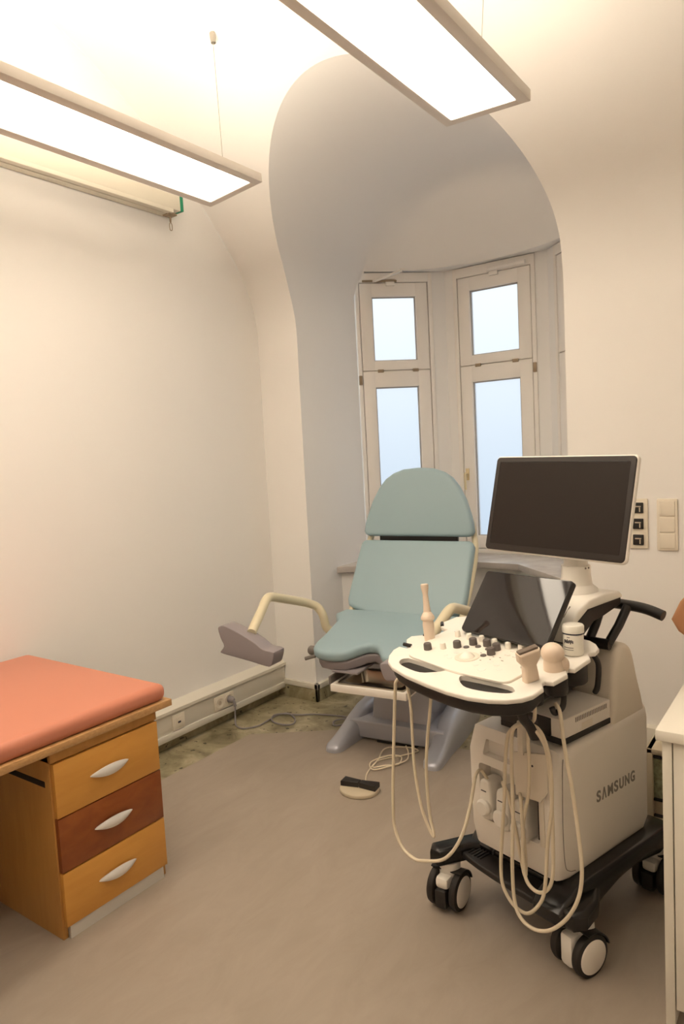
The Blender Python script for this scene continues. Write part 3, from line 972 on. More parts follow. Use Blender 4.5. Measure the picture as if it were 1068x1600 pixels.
# wheeled base
bs = MB()
outl = [(-0.285, -0.055), (-0.262, -0.085), (-0.222, -0.080), (-0.185, 0.02), (-0.16, 0.055), (0.12, 0.055), (0.165, 0.0), (0.20, -0.035), (0.240, -0.035), (0.262, 0.0), (0.250, 0.07), (0.200, 0.16), (0.185, 0.38), (0.205, 0.50), (0.195, 0.57), (0.145, 0.59), (0.10, 0.52), (-0.12, 0.52), (-0.165, 0.59), (-0.215, 0.57), (-0.225, 0.50), (-0.205, 0.38), (-0.22, 0.12)]
bs.prism(outl, 0.146, 0.206, bev=0.018, seg=4)
railp = [(-0.040, 0.150), (-0.045, 0.190), (-0.02, 0.214), (0.05, 0.238), (0.50, 0.238), (0.585, 0.216), (0.598, 0.165), (0.53, 0.156), (0.42, 0.178), (0.26, 0.176), (0.16, 0.152), (0.10, 0.130), (0.02, 0.128)]
bs.prism(railp, 0.105, 0.212, mtx=YZ, bev=0.014, seg=3)
bs.prism([(0.05, 0.150), (0.05, 0.200), (0.09, 0.236)] + railp[4:11] + [(0.10, 0.140)], -0.215, -0.11, mtx=YZ, bev=0.010, seg=3)
bs.prism([(-0.17, 0.06), (0.165, 0.06), (0.17, 0.48), (-0.17, 0.48)], 0.19, 0.236, bev=0.008)
bs.build('wheel_base', BLACKG, us)
fp = MB()
fp.prism(closed_smooth([(-0.215, 0.02), (-0.17, -0.012), (0.0, -0.03), (0.13, -0.030), (0.165, -0.005), (0.15, 0.09), (0.0, 0.09), (-0.18, 0.09)], 3), 0.165, 0.186, bev=0.006)
for k in range(5):
    fp.box((-0.180 + k * 0.012, 0.005, 0.184), (-0.175 + k * 0.012, 0.075, 0.190), 0.001)
fp.build('footrest', BLACKP, us)

def caster(cx, cy, ang, brake=True):
    c = thing('caster', None, None)
    c.parent = us
    c.location = (cx, cy, 0)
    c.rotation_euler = (0, 0, ang)
    R = Matrix.Rotation(PI / 2, 4, 'Y')
    MB().lathe([(0.034, 0.095), (0.036, 0.105), (0.034, 0.150), (0, 0.150)], mtx=Matrix.Translation((0, 0.014, 0)), seg=20).box((-0.023, -0.052, 0.080 if brake else 0.022), (0.023, 0.045, 0.118), 0.012).build('swivel_fork', MACHW, c)
    if brake:
        MB().box((-0.021, -0.062, 0.020), (0.021, -0.005, 0.081), 0.008).build('brake_lever', BLACKP, c)
    for sgn in (-1, 1):
        x = sgn * 0.040
        w_ = MB().lathe([(0.030, -0.014), (0.052, -0.014), (0.060, -0.010), (0.0625, -0.003), (0.0625, 0.003), (0.060, 0.010), (0.052, 0.014), (0.030, 0.014)], mtx=Matrix.Translation((x, 0, 0.0625)) @ R, seg=40)
        wo = w_.build('wheel', TIRE, c)
        MB().lathe([(0.0, 0.0), (0.049, 0.0), (0.049, 0.014), (0.045, 0.0165), (0, 0.018)], mtx=Matrix.Translation((x, 0, 0.0625)) @ Matrix.Rotation(sgn * PI / 2, 4, 'Y'), seg=36).build('hub_cap', MACHB, c)
    # mud guard over the wheels
    g = MB()
    g.prism([(0.068 * math.cos(a), 0.0625 + 0.068 * math.sin(a)) for a in [PI * (0.08 + 0.5 * k / 10) for k in range(11)]] + [(0.064 * math.cos(a), 0.0625 + 0.064 * math.sin(a)) for a in [PI * (0.58 - 0.5 * k / 10) for k in range(11)]], -0.054, 0.054, mtx=YZ)
    g.build('wheel_guard', BLACKP, c)
    return c
caster(-0.232, -0.036, math.radians(16))
caster(0.206, 0.036, math.radians(-9), False)
caster(0.165, 0.530, math.radians(5))
caster(-0.185, 0.530, math.radians(-4))

# body
body = MB()
body.prism([(0.004, 0.30), (0.0, 0.55), (0.03, 0.622), (0.50, 0.640), (0.51, 0.60), (0.505, 0.26), (0.47, 0.222), (0.06, 0.222), (0.02, 0.235)], -0.165, 0.168, mtx=YZ, bev=0.030, seg=5)
bd = body.build('body', MACHB, us)
c_ = MB().box((-0.115, -0.05, 0.335), (0.108, 0.055, 0.515), 0.012)
cut(bd, c_)
c_ = MB().box((-0.095, -0.05, 0.545), (0.02, 0.028, 0.590), 0.004)
cut(bd, c_)
# front trim strip and side seam
sm = MB()
sm.tube([(0.1675, 0.040, 0.60), (0.1685, 0.034, 0.55), (0.1685, 0.030, 0.40), (0.1685, 0.036, 0.29), (0.1685, 0.055, 0.262), (0.1685, 0.085, 0.252)], 0.0012, seg=6)
sm.build('side_seam', LINEG, us)
MB().box((0.112, -0.002, 0.335), (0.128, 0.012, 0.505), 0.002).build('front_grille', MACHG, us)
MB().box((0.098, 0.01, 0.345), (0.104, 0.056, 0.50)).build('bay_gap', BLACKP, us)
for (px_, pz_) in ((-0.066, 0.503), (-0.003, 0.503)):
    MB().box((px_ - 0.018, 0.040, pz_ - 0.006), (px_ + 0.018, 0.0545, pz_ + 0.006), 0.002).build('bay_port', BLACKP, us)
# rounded rear column
colm = MB()
colm.prism(closed_smooth([(0.295, 0.60), (0.315, 0.69), (0.33, 0.80), (0.352, 0.855), (0.39, 0.862), (0.430, 0.835), (0.462, 0.74), (0.490, 0.66), (0.495, 0.60), (0.40, 0.58)], 4), -0.10, 0.160, mtx=YZ, bev=0.045, seg=6)
colm.build('rear_column', MACHG, us)
# lettering on the side of the body
lt = MB()
_x = 0.0
for chx, wd in zip('S\u039bMSUNG', (0.0285, 0.0305, 0.0355, 0.0285, 0.0315, 0.0325, 0.0310)):
    tx = bpy.data.curves.new('letter', 'FONT')
    tx.body = chx
    tx.size = 0.047
    tx.extrude = 0.0008
    tx.offset = 0.0012
    tx.align_x = 'CENTER'
    tx.align_y = 'BOTTOM_BASELINE'
    tmp = bpy.data.objects.new('letter', tx)
    COL.objects.link(tmp)
    bpy.context.view_layer.update()
    tme = bpy.data.meshes.new_from_object(tmp.evaluated_get(bpy.context.evaluated_depsgraph_get()))
    bpy.data.objects.remove(tmp)
    vx = [v.co.x for v in tme.vertices]
    sc_ = (wd - 0.0075) / (max(vx) - min(vx))
    tme.transform(Matrix.Translation((_x + 0.00375 - 0.109 - min(vx) * sc_, -0.0175, 0)) @ Matrix.Diagonal((sc_, 1, 1, 1)))
    lt.bm.from_mesh(tme)
    bpy.data.meshes.remove(tme)
    _x += wd
to = lt.build('brand_lettering', LETTER, smooth=False)
to.parent = us
to.matrix_local = Matrix(((0, 0, 1, 0.1685), (1, 0, 0, 0.305), (0, 1, 0, 0.434), (0, 0, 0, 1)))
tag(to, 'grey lettering on the side of the body')

# control panel: plane rises slightly to the rear
PS, PZ = 0.12, 0.90
PM = Matrix(((1, 0, 0, 0), (0, math.cos(math.atan(PS)), -math.sin(math.atan(PS)), 0), (0, math.sin(math.atan(PS)), math.cos(math.atan(PS)), PZ), (0, 0, 0, 1)))
ck = math.sqrt(1 + PS * PS)
def pnl(pts):
    return [(p[0], p[1] * ck) for p in pts]
top = [(-0.292, -0.150), (-0.288, -0.180), (-0.265, -0.218), (-0.232, -0.252), (-0.19, -0.274), (-0.114, -0.293), (-0.02, -0.304), (0.061, -0.308), (0.129, -0.303), (0.184, -0.287), (0.224, -0.264), (0.250, -0.236), (0.261, -0.206), (0.258, -0.160), (0.236, -0.135), (0.236, -0.125), (0.258, -0.118), (0.260, -0.060), (0.240, -0.038), (0.240, -0.028), (0.256, -0.022), (0.250, 0.060), (0.228, 0.082), (0.228, 0.092), (0.238, 0.102), (0.232, 0.130), (0.206, 0.156), (0.178, 0.170), (0.10, 0.175), (-0.20, 0.175), (-0.29, 0.168), (-0.322, 0.145), (-0.328, 0.070), (-0.300, 0.045), (-0.262, 0.040), (-0.262, -0.030), (-0.298, -0.040), (-0.326, -0.066), (-0.318, -0.095), (-0.288, -0.124), (-0.256, -0.132), (-0.258, -0.148)]
wp = MB().prism(pnl(top), -0.014, 0.0, mtx=PM, bev=0.004, seg=3)
wpo = wp.build('console_top', MACHW, us)
slotL = [(-0.205, -0.222), (-0.198, -0.208), (-0.176, -0.203), (-0.045, -0.210), (-0.038, -0.220), (-0.052, -0.236), (-0.087, -0.260), (-0.148, -0.257), (-0.190, -0.244)]
slotR = [(0.030, -0.222), (0.048, -0.210), (0.172, -0.196), (0.205, -0.208), (0.212, -0.220), (0.200, -0.236), (0.151, -0.256), (0.093, -0.264), (0.055, -0.247)]
cb = MB()
cb.prism(closed_smooth(pnl(slotL), 3), -0.10, 0.05, mtx=PM)
cb.prism(closed_smooth(pnl(slotR), 3), -0.10, 0.05, mtx=PM)
cut(wpo, cb)
ub = MB()
und = [(-0.270, -0.150), (-0.255, -0.205), (-0.222, -0.242), (-0.18, -0.264), (-0.114, -0.284), (-0.02, -0.296), (0.061, -0.300), (0.129, -0.295), (0.184, -0.279), (0.220, -0.256), (0.244, -0.230), (0.252, -0.200), (0.240, -0.150), (0.20, -0.12), (0.18, 0.10), (0.10, 0.165), (-0.22, 0.165), (-0.235, 0.0), (-0.24, -0.12)]
ub.prism(pnl(und), -0.052, -0.0135, mtx=PM, bev=0.010, seg=3)
ub.build('console_underside', BLACKP, us)
kb = MB()
kb.prism(pnl([(-0.232, -0.150), (-0.205, -0.192), (-0.184, -0.200), (-0.04, -0.212), (0.032, -0.2125), (0.156, -0.200), (0.172, -0.184), (0.172, -0.130), (0.132, -0.090), (0.130, 0.040), (-0.215, 0.040), (-0.235, -0.04)]), -0.001, 0.007, mtx=PM, bev=0.003, side_bev=0.012)
kbo = kb.build('key_plate', KEYW, us)
def on_panel(x, y, h=0.007):
    return PM @ Matrix.Translation((x, y * ck, h))
for (x, y) in ((-0.174, -0.006), (-0.125, -0.007), (-0.079, -0.003), (-0.027, -0.005), (0.025, -0.007), (0.066, 0.0), (-0.142, -0.106)):
    MB().lathe([(0.0095, 0), (0.0085, 0.015), (0.007, 0.018), (0, 0.0185)], mtx=on_panel(x, y), seg=18).build('ivory_knob', KEYW, us)
for (x, y) in ((-0.179, -0.134), (-0.112, -0.076), (-0.085, -0.035), (-0.041, -0.023), (0.004, -0.034), (0.012, -0.068)):
    MB().lathe([(0.0125, 0), (0.0118, 0.017), (0.010, 0.020), (0, 0.0205)], mtx=on_panel(x, y), seg=22).build('grey_knob', KEYG, us)
for (x, y) in ((-0.087, -0.064), (-0.059, -0.043), (-0.020, -0.044), (0.000, -0.088)):
    MB().lathe([(0.0092, 0), (0.0085, 0.003), (0, 0.0035)], mtx=on_panel(x, y), seg=18).build('round_button', KEYG, us)
MB().lathe([(0.036, 0), (0.036, 0.0012), (0.030, 0.0025), (0.026, 0.001), (0, 0.001)], mtx=on_panel(-0.034, -0.119), seg=36).build('trackball_ring', MACHG, us)
MB().sphere((0, 0, -0.012), 0.026, mtx=on_panel(-0.034, -0.119)).build('trackball', KEYW, us)
for (x, y, r) in ((-0.075, -0.150, .008), (-0.085, -0.110, .008), (0.025, -0.15, .008), (0.045, -0.11, .009), (0.075, -0.12, .009), (0.10, -0.14, .009), (0.06, -0.165, .012), (-0.10, -0.14, .007)):
    MB().lathe([(r, -0.0002), (r * .93, 0.0007), (0, 0.0008)], mtx=on_panel(x, y), seg=14).build('round_key', MACHW, us)
for i in range(4):
    MB().prism(rrect(0.020, 0.009, 0.002, cx=0.055 + (i % 2) * 0.03, cy=(-0.02 - (i // 2) * 0.03) * ck), 0.0069, 0.009, mtx=PM).build('flat_key', MACHW, us)
for (x, y, w_) in ((0.03, -0.080, 0.006), (0.05, -0.075, 0.006), (0.035, -0.10, 0.005), (-0.02, -0.075, 0.006), (0.07, -0.09, 0.008), (0.015, -0.118, 0.006)):
    MB().prism(rrect(w_, 0.003, 0.001, cx=x, cy=y * ck), 0.0069, 0.0074, mtx=PM).build('printed_mark', LINEG, us)
MB().prism(rrect(0.016, 0.004, 0.001, cx=-0.205, cy=0.02), 0.007, 0.0075, mtx=PM).build('printed_label', mat('violet_print', (160, 150, 190), 0.5), us)
# holder cups below the side ledges
for (x, y, r, d) in ((0.215, -0.146, 0.026, 0.045), (0.212, -0.050, 0.034, 0.055), (0.200, 0.055, 0.036, 0.065), (-0.262, -0.062, 0.028, 0.06), (-0.29, 0.10, 0.03, 0.06)):
    MB().lathe([(0, -0.014 - d), (r * .8, -0.014 - d), (r * .9, -0.010 - d), (r, -0.0145)], mtx=PM @ Matrix.Translation((x, y * ck, 0)), seg=28).build('probe_holder', BLACKP, us)
for (p, q) in (((-0.262, -0.128), (-0.292, -0.130)), ((-0.268, -0.034), (-0.292, -0.042)), ((-0.30, 0.052), (-0.322, 0.074))):
    MB().tube([PM @ Vector((p[0], p[1] * ck, 0.0)), PM @ Vector((q[0], q[1] * ck, 0.0))], 0.006, seg=8, smooth=False).build('holder_slot', BLACKP, us)
# cable hook under the front right corner
hk = MB()
hk.lathe([(0.024, -0.055), (0.026, -0.03), (0.03, 0.0)], mtx=Matrix.Translation((0.150, -0.135, 0.84)), seg=20)
hk.tube([(0.150, -0.10, 0.825), (0.158, -0.12, 0.77), (0.166, -0.10, 0.735), (0.170, -0.085, 0.70)], 0.015, flat=0.6)
hk.tube([(0.225, -0.03, 0.84), (0.222, -0.03, 0.79), (0.215, -0.055, 0.775), (0.208, -0.06, 0.79)], 0.008)
hk.build('cable_hook', BLACKP, us)
hb = MB().tube([(0.212, 0.135, 0.890), (0.216, 0.15, 0.86), (0.212, 0.15, 0.80), (0.200, 0.155, 0.775)], 0.008)
hb.build('rear_cable_hook', BLACKP, us)
# lifting neck below the panel
nk = MB()
nk.box((-0.14, 0.05, 0.735), (0.085, 0.31, 0.856), 0.02)
nk.box((-0.12, 0.10, 0.62), (0.02, 0.32, 0.76), 0.02)
nk.build('lift_block', BLACKP, us)
fr = MB()
fr.tube([(0.135, 0.33, 0.868), (0.148, 0.37, 0.92), (0.155, 0.41, 0.975)], 0.014, smooth=False)
fr.tube([(0.075, 0.32, 0.868), (0.082, 0.35, 0.92), (0.088, 0.38, 0.985)], 0.014, smooth=False)
fr.tube([(-0.15, 0.31, 0.865), (0.02, 0.31, 0.868), (0.145, 0.325, 0.868)], 0.017, smooth=False)
fr.build('handle_frame', BLACKP, us)
rh = MB().tube([(-0.27, 0.43, 0.966), (-0.2, 0.425, 0.972), (0.10, 0.425, 0.975), (0.2, 0.425, 0.972), (0.262, 0.425, 0.958)], 0.0165, seg=14)
rh.build('rear_handle', BLACKP, us)
yk = MB()
yk.prism([(0.100, 0.920), (0.142, 0.966), (0.205, 1.000), (0.278, 1.003), (0.390, 1.007), (0.390, 1.016), (0.375, 1.028), (0.290, 1.034), (0.210, 1.028), (0.155, 1.003), (0.115, 0.965), (0.085, 0.925)], -0.16, 0.152, mtx=YZ, bev=0.008)
yk.build('monitor_yoke', MACHW, us)
yb_ = MB()
yb_.prism([(0.105, 0.905), (0.146, 0.964), (0.207, 0.999), (0.278, 1.004), (0.386, 1.008), (0.386, 0.985), (0.294, 0.966), (0.24, 0.958), (0.192, 0.931), (0.16, 0.895)], -0.155, 0.148, mtx=YZ, bev=0.004)
yb_.build('yoke_band', BLACKP, us)
vt = MB()
for k in range(6):
    x = 0.045 + k * 0.010
    vt.tube([(x + 0.02, 0.134, 0.985), (x + 0.02, 0.168, 1.011)], 0.0018, seg=6, smooth=False)
vt.build('vent_slot', LINEG, us)
mn = MB()
mn.lathe([(0.066, 0.0), (0.064, 0.012), (0.048, 0.026), (0.044, 0.06), (0.044, 0.085)], mtx=Matrix.Translation((0.055, 0.29, 1.028)), seg=32)
mn.lathe([(0.036, 0.08), (0.036, 0.18)], mtx=Matrix.Translation((0.055, 0.29, 1.028)), seg=28)
mn.box((0.015, 0.265, 1.13), (0.095, 0.32, 1.30), 0.012)
mn.build('monitor_neck', MACHW, us)
ms = MB()
for a in (2.9, 3.3, 6.0, 6.3):
    ms.sphere((0.055 + 0.044 * math.cos(a), 0.29 + 0.044 * math.sin(a), 1.108), 0.003)
ms.build('neck_screw', LINEG, us)

# main monitor: local x right, y up, z toward the viewer
def panel_mtx(c, tilt, yaw, roll):
    x = Vector((math.cos(yaw), -math.sin(yaw), 0))
    bk = Vector((math.sin(yaw), math.cos(yaw), 0))
    y = Vector((0, 0, math.cos(tilt))) + bk * math.sin(tilt)
    xx = x * math.cos(roll) + y * math.sin(roll)
    yy = -x * math.sin(roll) + y * math.cos(roll)
    return frame_mtx(c, xx, yy)
mon = thing('monitor', None, None)
mon.parent = us
mon.matrix_local = panel_mtx((0.012, 0.254, 1.300), 0.249, -0.033, -0.016)
MB().prism(rrect(0.505, 0.320, 0.016), -0.018, 0.0, bev=0.007).build('monitor_shell', MACHW, mon)
MB().prism(rrect(0.496, 0.311, 0.013), -0.002, 0.0025, bev=0.002, bottom=False).build('bezel', BEZEL, mon)
MB().prism(rrect(0.462, 0.274, 0.002, cy=0.002), 0.0015, 0.0029).build('screen', SCRN, mon)
MB().box((-0.231, 0.138, 0.002), (0.222, 0.1405, 0.0034)).box((-0.2325, -0.12, 0.002), (-0.230, 0.139, 0.0034)).build('screen_edge', BLACKG, mon)
# touch screen
tsn = thing('touch_screen', None, None)
tsn.parent = us
tsn.matrix_local = panel_mtx((-0.003, 0.056, 1.014), 0.628, 0.140, 0.040)
MB().prism(rrect(0.352, 0.214, 0.010), -0.020, -0.001, bev=0.004).build('rear_shell', BLACKP, tsn)
MB().prism(rrect(0.348, 0.210, 0.009), -0.002, 0.001, bev=0.001, bottom=False).build('touch_glass', GLASS, tsn)
MB().box((-0.06, -0.085, -0.06), (0.06, 0.0, -0.018), 0.008).build('screen_mount', MACHW, tsn)

# hanging beige plate at the front
pl_ = MB().prism([(0.038, 0.600), (0.158, 0.628), (0.152, 0.515), (0.128, 0.478), (0.040, 0.470)], 0.010, 0.016, mtx=Matrix(((1, 0, 0, 0), (0, 0, -1, 0), (0, 1, 0, 0), (0, 0, 0, 1))), bev=0.001)
pl_.box((0.055, -0.02, 0.60), (0.075, 0.012, 0.70), 0.003)
pl_.box((0.06, -0.012, 0.50), (0.12, 0.03, 0.59), 0.002)
pl_.build('front_plate', MACHG, us)
MB().lathe([(0.0035, 0), (0.003, 0.002), (0, 0.0024)], mtx=Matrix.Translation((0.104, -0.0155, 0.578)) @ Matrix.Rotation(PI / 2, 4, 'X'), seg=12).build('plate_screw', PRINTD, us)

# ---------------------------------------------------------------- transducers, cables and connectors
CON = [(-0.085, 0.405), (-0.020, 0.395), (0.045, 0.385)]
def loop_pts(pts, b):
    return [(p[0], b, p[1]) if len(p) == 2 else p for p in pts]
def probe(label, base, axis_top, build_head, cable, ci):
    t = thing('ultrasound_probe', label, 'ultrasound probe', M0, MA, 'probes of the ultrasound machine')
    build_head(t)
    MB().tube(cable, 0.0052, seg=10, sub=7).build('cable', CABLE, t)
    x, zc = CON[ci]
    c = MB()
    c.prism(closed_smooth([(-0.022, -0.060), (0.022, -0.060), (0.025, -0.02), (0.022, 0.045), (0.012, 0.062), (-0.012, 0.062), (-0.022, 0.045), (-0.025, -0.02)], 3), -0.054, 0.010, mtx=Matrix(((1, 0, 0, x), (0, 0, -1, 0), (0, 1, 0, zc), (0, 0, 0, 1))), bev=0.008)
    c.lathe([(0.024, 0.0), (0.026, 0.012), (0.020, 0.020), (0, 0.022)], mtx=Matrix.Translation((x, -0.008, zc - 0.022)) @ Matrix.Rotation(PI / 2, 4, 'X'), seg=26)
    co = c.build('connector', MACHW, t)
    MB().box((x - 0.014, -0.0108, zc + 0.026), (x + 0.006, -0.0098, zc + 0.029)).build('printed_mark', PRINTD, co)
    return t

def wand(t):
    o = PM @ Vector((-0.244, -0.062 * ck, 0.0))
    a = Vector((-0.266, -0.055, 1.070))
    d = (a - o)
    def at_(f): return o + d * f
    MB().tube([at_(-0.12), at_(0.10), at_(0.28), at_(0.36)], [0.016, 0.0175, 0.0185, 0.0155], seg=20, sub=4).build('probe_grip', PROBE, t)
    MB().tube([at_(0.35), at_(0.38), at_(0.42), at_(0.50)], [0.018, 0.0225, 0.0215, 0.012], seg=20, sub=4).build('probe_collar', PROBE, t)
    MB().tube([at_(0.42), at_(0.60), at_(0.80), at_(0.88), at_(0.93), at_(0.985), at_(1.0)], [0.0135, 0.0105, 0.0085, 0.0105, 0.0125, 0.0125, 0.009], seg=20, sub=4).build('probe_shaft', PROBE, t)
c1 = [(-0.245, -0.064, 0.845), (-0.262, -0.13, 0.815), (-0.275, -0.18, 0.785), (-0.287, -0.18, 0.75), (-0.300, -0.18, 0.633), (-0.318, -0.18, 0.449), (-0.324, -0.18, 0.358), (-0.322, -0.18, 0.287), (-0.290, -0.18, 0.232), (-0.24, -0.18, 0.217), (-0.197, -0.18, 0.227), (-0.110, -0.17, 0.268), (-0.060, -0.15, 0.345), (-0.055, -0.11, 0.43), (-0.075, -0.06, 0.50), (-0.088, -0.02, 0.503), (-0.086, 0.0, 0.475), (-0.085, 0.01, 0.455)]
probe('slim wand-shaped ultrasound probe standing in the console holder before the teal chair', None, None, wand, c1, 0)

def linear(t):
    o = on_panel(0.205, -0.140, 0.0)
    h = MB()
    pr = [(-0.021, 0.0), (0.021, 0.0), (0.019, 0.03), (0.017, 0.048), (0.030, 0.066), (0.031, 0.092), (-0.031, 0.092), (-0.030, 0.066), (-0.017, 0.048), (-0.019, 0.03)]
    Rm = o @ Matrix.Rotation(math.radians(68), 4, 'Z') @ Matrix.Rotation(math.radians(-6), 4, 'Y') @ Matrix.Rotation(math.radians(10), 4, 'X') @ Matrix(((1, 0, 0, 0), (0, 0, -1, 0), (0, 1, 0, 0), (0, 0, 0, 1)))
    h.prism(pr, -0.014, 0.014, mtx=Rm, bev=0.008, seg=4)
    h.build('probe_grip', PROBE, t)
    MB().prism(rrect(0.056, 0.008, 0.002, cy=0.0935), -0.008, 0.008, mtx=Rm, bev=0.002).build('probe_lens', PROBED, t)
c2 = [(0.205, -0.135, 0.845), (0.195, -0.115, 0.80), (0.175, -0.095, 0.755), (0.150, -0.09, 0.742), (0.120, -0.09, 0.728), (0.088, -0.085, 0.700), (0.066, -0.075, 0.667), (0.046, -0.065, 0.579), (0.035, -0.06, 0.475), (0.021, -0.06, 0.353), (0.013, -0.06, 0.255), (0.023, -0.065, 0.200), (0.058, -0.065, 0.160), (0.107, -0.065, 0.157), (0.145, -0.06, 0.198), (0.168, -0.06, 0.258), (0.182, -0.06, 0.398), (0.203, -0.065, 0.516), (0.205, -0.07, 0.640), (0.190, -0.08, 0.715), (0.160, -0.085, 0.735), (0.135, -0.07, 0.70), (0.120, -0.05, 0.60), (0.105, -0.04, 0.50), (0.080, -0.035, 0.40), (0.085, -0.035, 0.30), (0.080, -0.035, 0.245), (0.060, -0.035, 0.33), (0.030, -0.03, 0.45), (0.0, -0.02, 0.49), (-0.016, -0.005, 0.480), (-0.020, 0.01, 0.450)]
probe('flat linear ultrasound probe with flared head at the console front right corner', None, None, linear, c2, 1)

def volume(t):
    o = on_panel(0.212, -0.050, 0.0)
    MB().lathe([(0.0, -0.03), (0.022, -0.03), (0.028, 0.0), (0.027, 0.018), (0.024, 0.030)], mtx=o, seg=30).build('probe_grip', PROBE, t)
    MB().sphere((0, 0, 0.045), 0.0315, sc=(1.0, 0.95, 0.90), mtx=o, u=36, v=20).build('probe_head', PROBE, t)
    MB().sphere((0.024, 0.014, 0.014), 0.013, sc=(1, 1, 1.6), mtx=o).build('grip_lug', PROBE, t)
c3 = [(0.212, -0.048, 0.80), (0.230, -0.055, 0.78), (0.242, -0.06, 0.713), (0.254, -0.062, 0.649), (0.268, -0.064, 0.583), (0.286, -0.066, 0.46), (0.294, -0.068, 0.371), (0.283, -0.07, 0.293), (0.25, -0.075, 0.222), (0.199, -0.080, 0.163), (0.148, -0.085, 0.140), (0.102, -0.085, 0.149), (0.076, -0.08, 0.190), (0.071, -0.078, 0.303), (0.078, -0.076, 0.444), (0.082, -0.08, 0.582), (0.095, -0.09, 0.690), (0.128, -0.105, 0.730), (0.165, -0.10, 0.738), (0.195, -0.075, 0.68), (0.198, -0.06, 0.55), (0.196, -0.055, 0.40), (0.192, -0.055, 0.308), (0.175, -0.055, 0.258), (0.141, -0.055, 0.233), (0.105, -0.055, 0.245), (0.088, -0.05, 0.290), (0.085, -0.045, 0.38), (0.080, -0.04, 0.45), (0.060, -0.02, 0.478), (0.047, 0.0, 0.466), (0.045, 0.01, 0.440)]
probe('ball-headed ultrasound probe standing between the flat probe and the gel jar', None, None, volume, c3, 2)
# loose thin cable loop hanging from the console's left underside
lc = thing('hanging_cable', 'thin ivory cable loop hanging free under the console left side', 'cable', M0, MA)
MB().tube([(-0.236, -0.15, 0.836), (-0.240, -0.18, 0.80), (-0.228, -0.18, 0.767), (-0.218, -0.18, 0.702), (-0.217, -0.18, 0.599), (-0.212, -0.18, 0.50), (-0.190, -0.18, 0.40), (-0.160, -0.18, 0.345), (-0.143, -0.18, 0.328), (-0.145, -0.178, 0.345), (-0.158, -0.176, 0.379), (-0.166, -0.175, 0.446), (-0.167, -0.175, 0.536), (-0.158, -0.175, 0.617), (-0.143, -0.175, 0.705), (-0.127, -0.175, 0.791), (-0.12, -0.16, 0.835)], 0.0048, seg=10).build('cable', CABLE, lc)

# ---------------------------------------------------------------- printer on the machine
pt = thing('thermal_printer', 'small beige thermal printer lying on the ultrasound machine body', 'printer', M0, MA)
MB().box((-0.065, 0.055, 0.650), (0.160, 0.295, 0.708), 0.004).build('printer_case', MACHB, pt)
MB().box((-0.063, 0.050, 0.634), (0.162, 0.293, 0.651), 0.002).build('printer_base', BLACKP, pt)
MB().box((-0.060, 0.048, 0.652), (0.120, 0.056, 0.704), 0.002).build('front_panel', BLACKP, pt)
MB().box((0.03, 0.0465, 0.676), (0.08, 0.0495, 0.694), 0.001).build('display', PRINTD, pt)
v_ = MB()
for k in range(20):
    v_.box((0.1595, 0.115 + k * 0.0082, 0.686), (0.1607, 0.1185 + k * 0.0082, 0.700))
v_.build('vent_slot', LINEG, pt)
MB().box((0.1595, 0.145, 0.655), (0.1605, 0.20, 0.676)).build('rating_label', MACHG, pt)

# ---------------------------------------------------------------- gel jar
jm = MW @ on_panel(0.196, 0.062, 0.0)
jar = thing('gel_jar', 'white screw-lid jar with dark label print on the console rear right ledge', 'jar', jm.translation, MA)
MB().lathe([(0.0, 0.001), (0.026, 0.001), (0.0278, 0.004), (0.0278, 0.058), (0.026, 0.062), (0, 0.062)], seg=40).build('jar_body', JARW, jar)
MB().lathe([(0.0282, 0.0595), (0.0282, 0.0635), (0.0, 0.0635)], seg=40).build('neck_band', NAVY, jar)
MB().lathe([(0.0296, 0.0635), (0.0296, 0.081), (0.027, 0.0845), (0.0, 0.0845)], seg=40).build('lid', JARW, jar)
lb = MB()
def on_jar(a, z, w_, h):
    ca, sa_ = math.cos(a), math.sin(a)
    Mj = Matrix(((-sa_, 0, ca, 0.0279 * ca), (ca, 0, sa_, 0.0279 * sa_), (0, 1, 0, z), (0, 0, 0, 1)))
    lb.box((-w_ / 2, -h / 2, -0.0002), (w_ / 2, h / 2, 0.0004), mtx=Mj)
for k, a in enumerate([-1.9 + 0.11 * i for i in range(9)]):
    on_jar(a, 0.040 + (0.002 if k % 2 else 0), 0.0026, 0.008 if k % 3 else 0.011)
    on_jar(a, 0.024, 0.003, 0.0016)
    on_jar(a, 0.018, 0.003, 0.0012)
    if 2 < k < 6: on_jar(a, 0.053, 0.002, 0.002)
lb.build('label_print', PRINTD, jar)

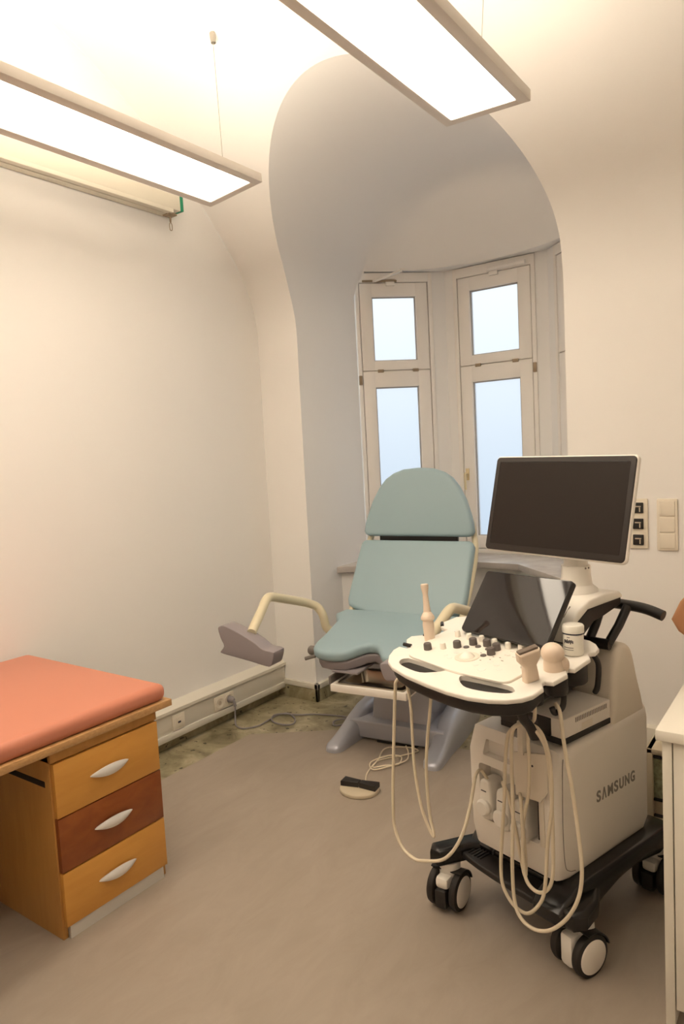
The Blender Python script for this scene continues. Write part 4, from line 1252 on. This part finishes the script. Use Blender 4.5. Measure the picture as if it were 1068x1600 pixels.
# ---------------------------------------------------------------- white desk, tower and chair at the right
dk = thing('white_desk', 'white desk at the right edge of the room, beside the ultrasound machine', 'desk', (-0.374, 1.798, 0))
MB().box((0.0, 0.0, 0.752), (1.10, 0.66, 0.780), 0.004).build('desktop', DESKW, dk)
MB().box((0.014, 0.010, 0.0), (0.036, 0.64, 0.752), 0.001).build('side_panel', DESKW, dk)
MB().box((0.039, 0.012, 0.05), (0.50, 0.034, 0.750), 0.001).build('front_panel', DESKW, dk)
MB().box((1.05, 0.018, 0.0), (1.072, 0.64, 0.752), 0.001).build('side_panel', DESKW, dk)

pcx = thing('computer_tower', 'beige computer tower with open rear panel standing behind the white desk', 'computer', (-0.572, 2.60, 0.0))
b = MB()
b.box((0, 0, 0.0), (0.022, 0.36, 0.385), 0.004).box((0.158, 0, 0.0), (0.18, 0.36, 0.385), 0.004)
b.box((0, 0, 0.365), (0.18, 0.36, 0.385), 0.004).box((0, 0, 0.0), (0.18, 0.36, 0.035), 0.004).box((0.02, 0.02, 0.03), (0.16, 0.355, 0.37))
b.build('tower_case', CARDG, pcx)
MB().box((0.022, 0.014, 0.20), (0.158, 0.024, 0.345)).build('port_panel', PCB, pcx)
for (a_, b_) in ((0.19, 0.198), (0.13, 0.137), (0.35, 0.356)):
    MB().box((0.022, 0.008, a_), (0.158, 0.024, b_)).build('slot_bar', BLACKP, pcx)
MB().box((0.022, 0.012, 0.04), (0.158, 0.024, 0.095)).build('lower_vent', GREYD, pcx)

oc = thing('orange_chair', 'orange upholstered chair behind the white desk at the right edge', 'chair', (-0.170, 2.64, -0.0))
MB().prism(closed_smooth([(-0.315, 0.86), (-0.24, 0.985), (-0.16, 1.02), (0.16, 1.02), (0.24, 0.985), (0.315, 0.86), (0.25, 0.79), (0.16, 0.74), (-0.16, 0.74), (-0.25, 0.79)], 2), -0.02, 0.03, mtx=Matrix(((1, 0, 0, 0), (0, 0, -1, 0), (0, 1, 0, 0), (0, 0, 0, 1))), bev=0.012).build('backrest', ORANGE, oc)
MB().prism(rrect(0.36, 0.42, 0.05, cy=0.25), 0.43, 0.48, bev=0.015).build('seat', ORANGE, oc)
MB().tube([(0, 0.06, 0.45), (0, 0.03, 0.60), (0, 0.028, 0.80)], 0.018).build('back_support', BLACKP, oc)
for (x, y) in ((-0.15, 0.08), (0.15, 0.08), (-0.15, 0.42), (0.15, 0.42)):
    MB().tube([(x, y, 0.0), (x * 0.95, y, 0.43)], 0.012, smooth=False).build('leg', BLACKP, oc)
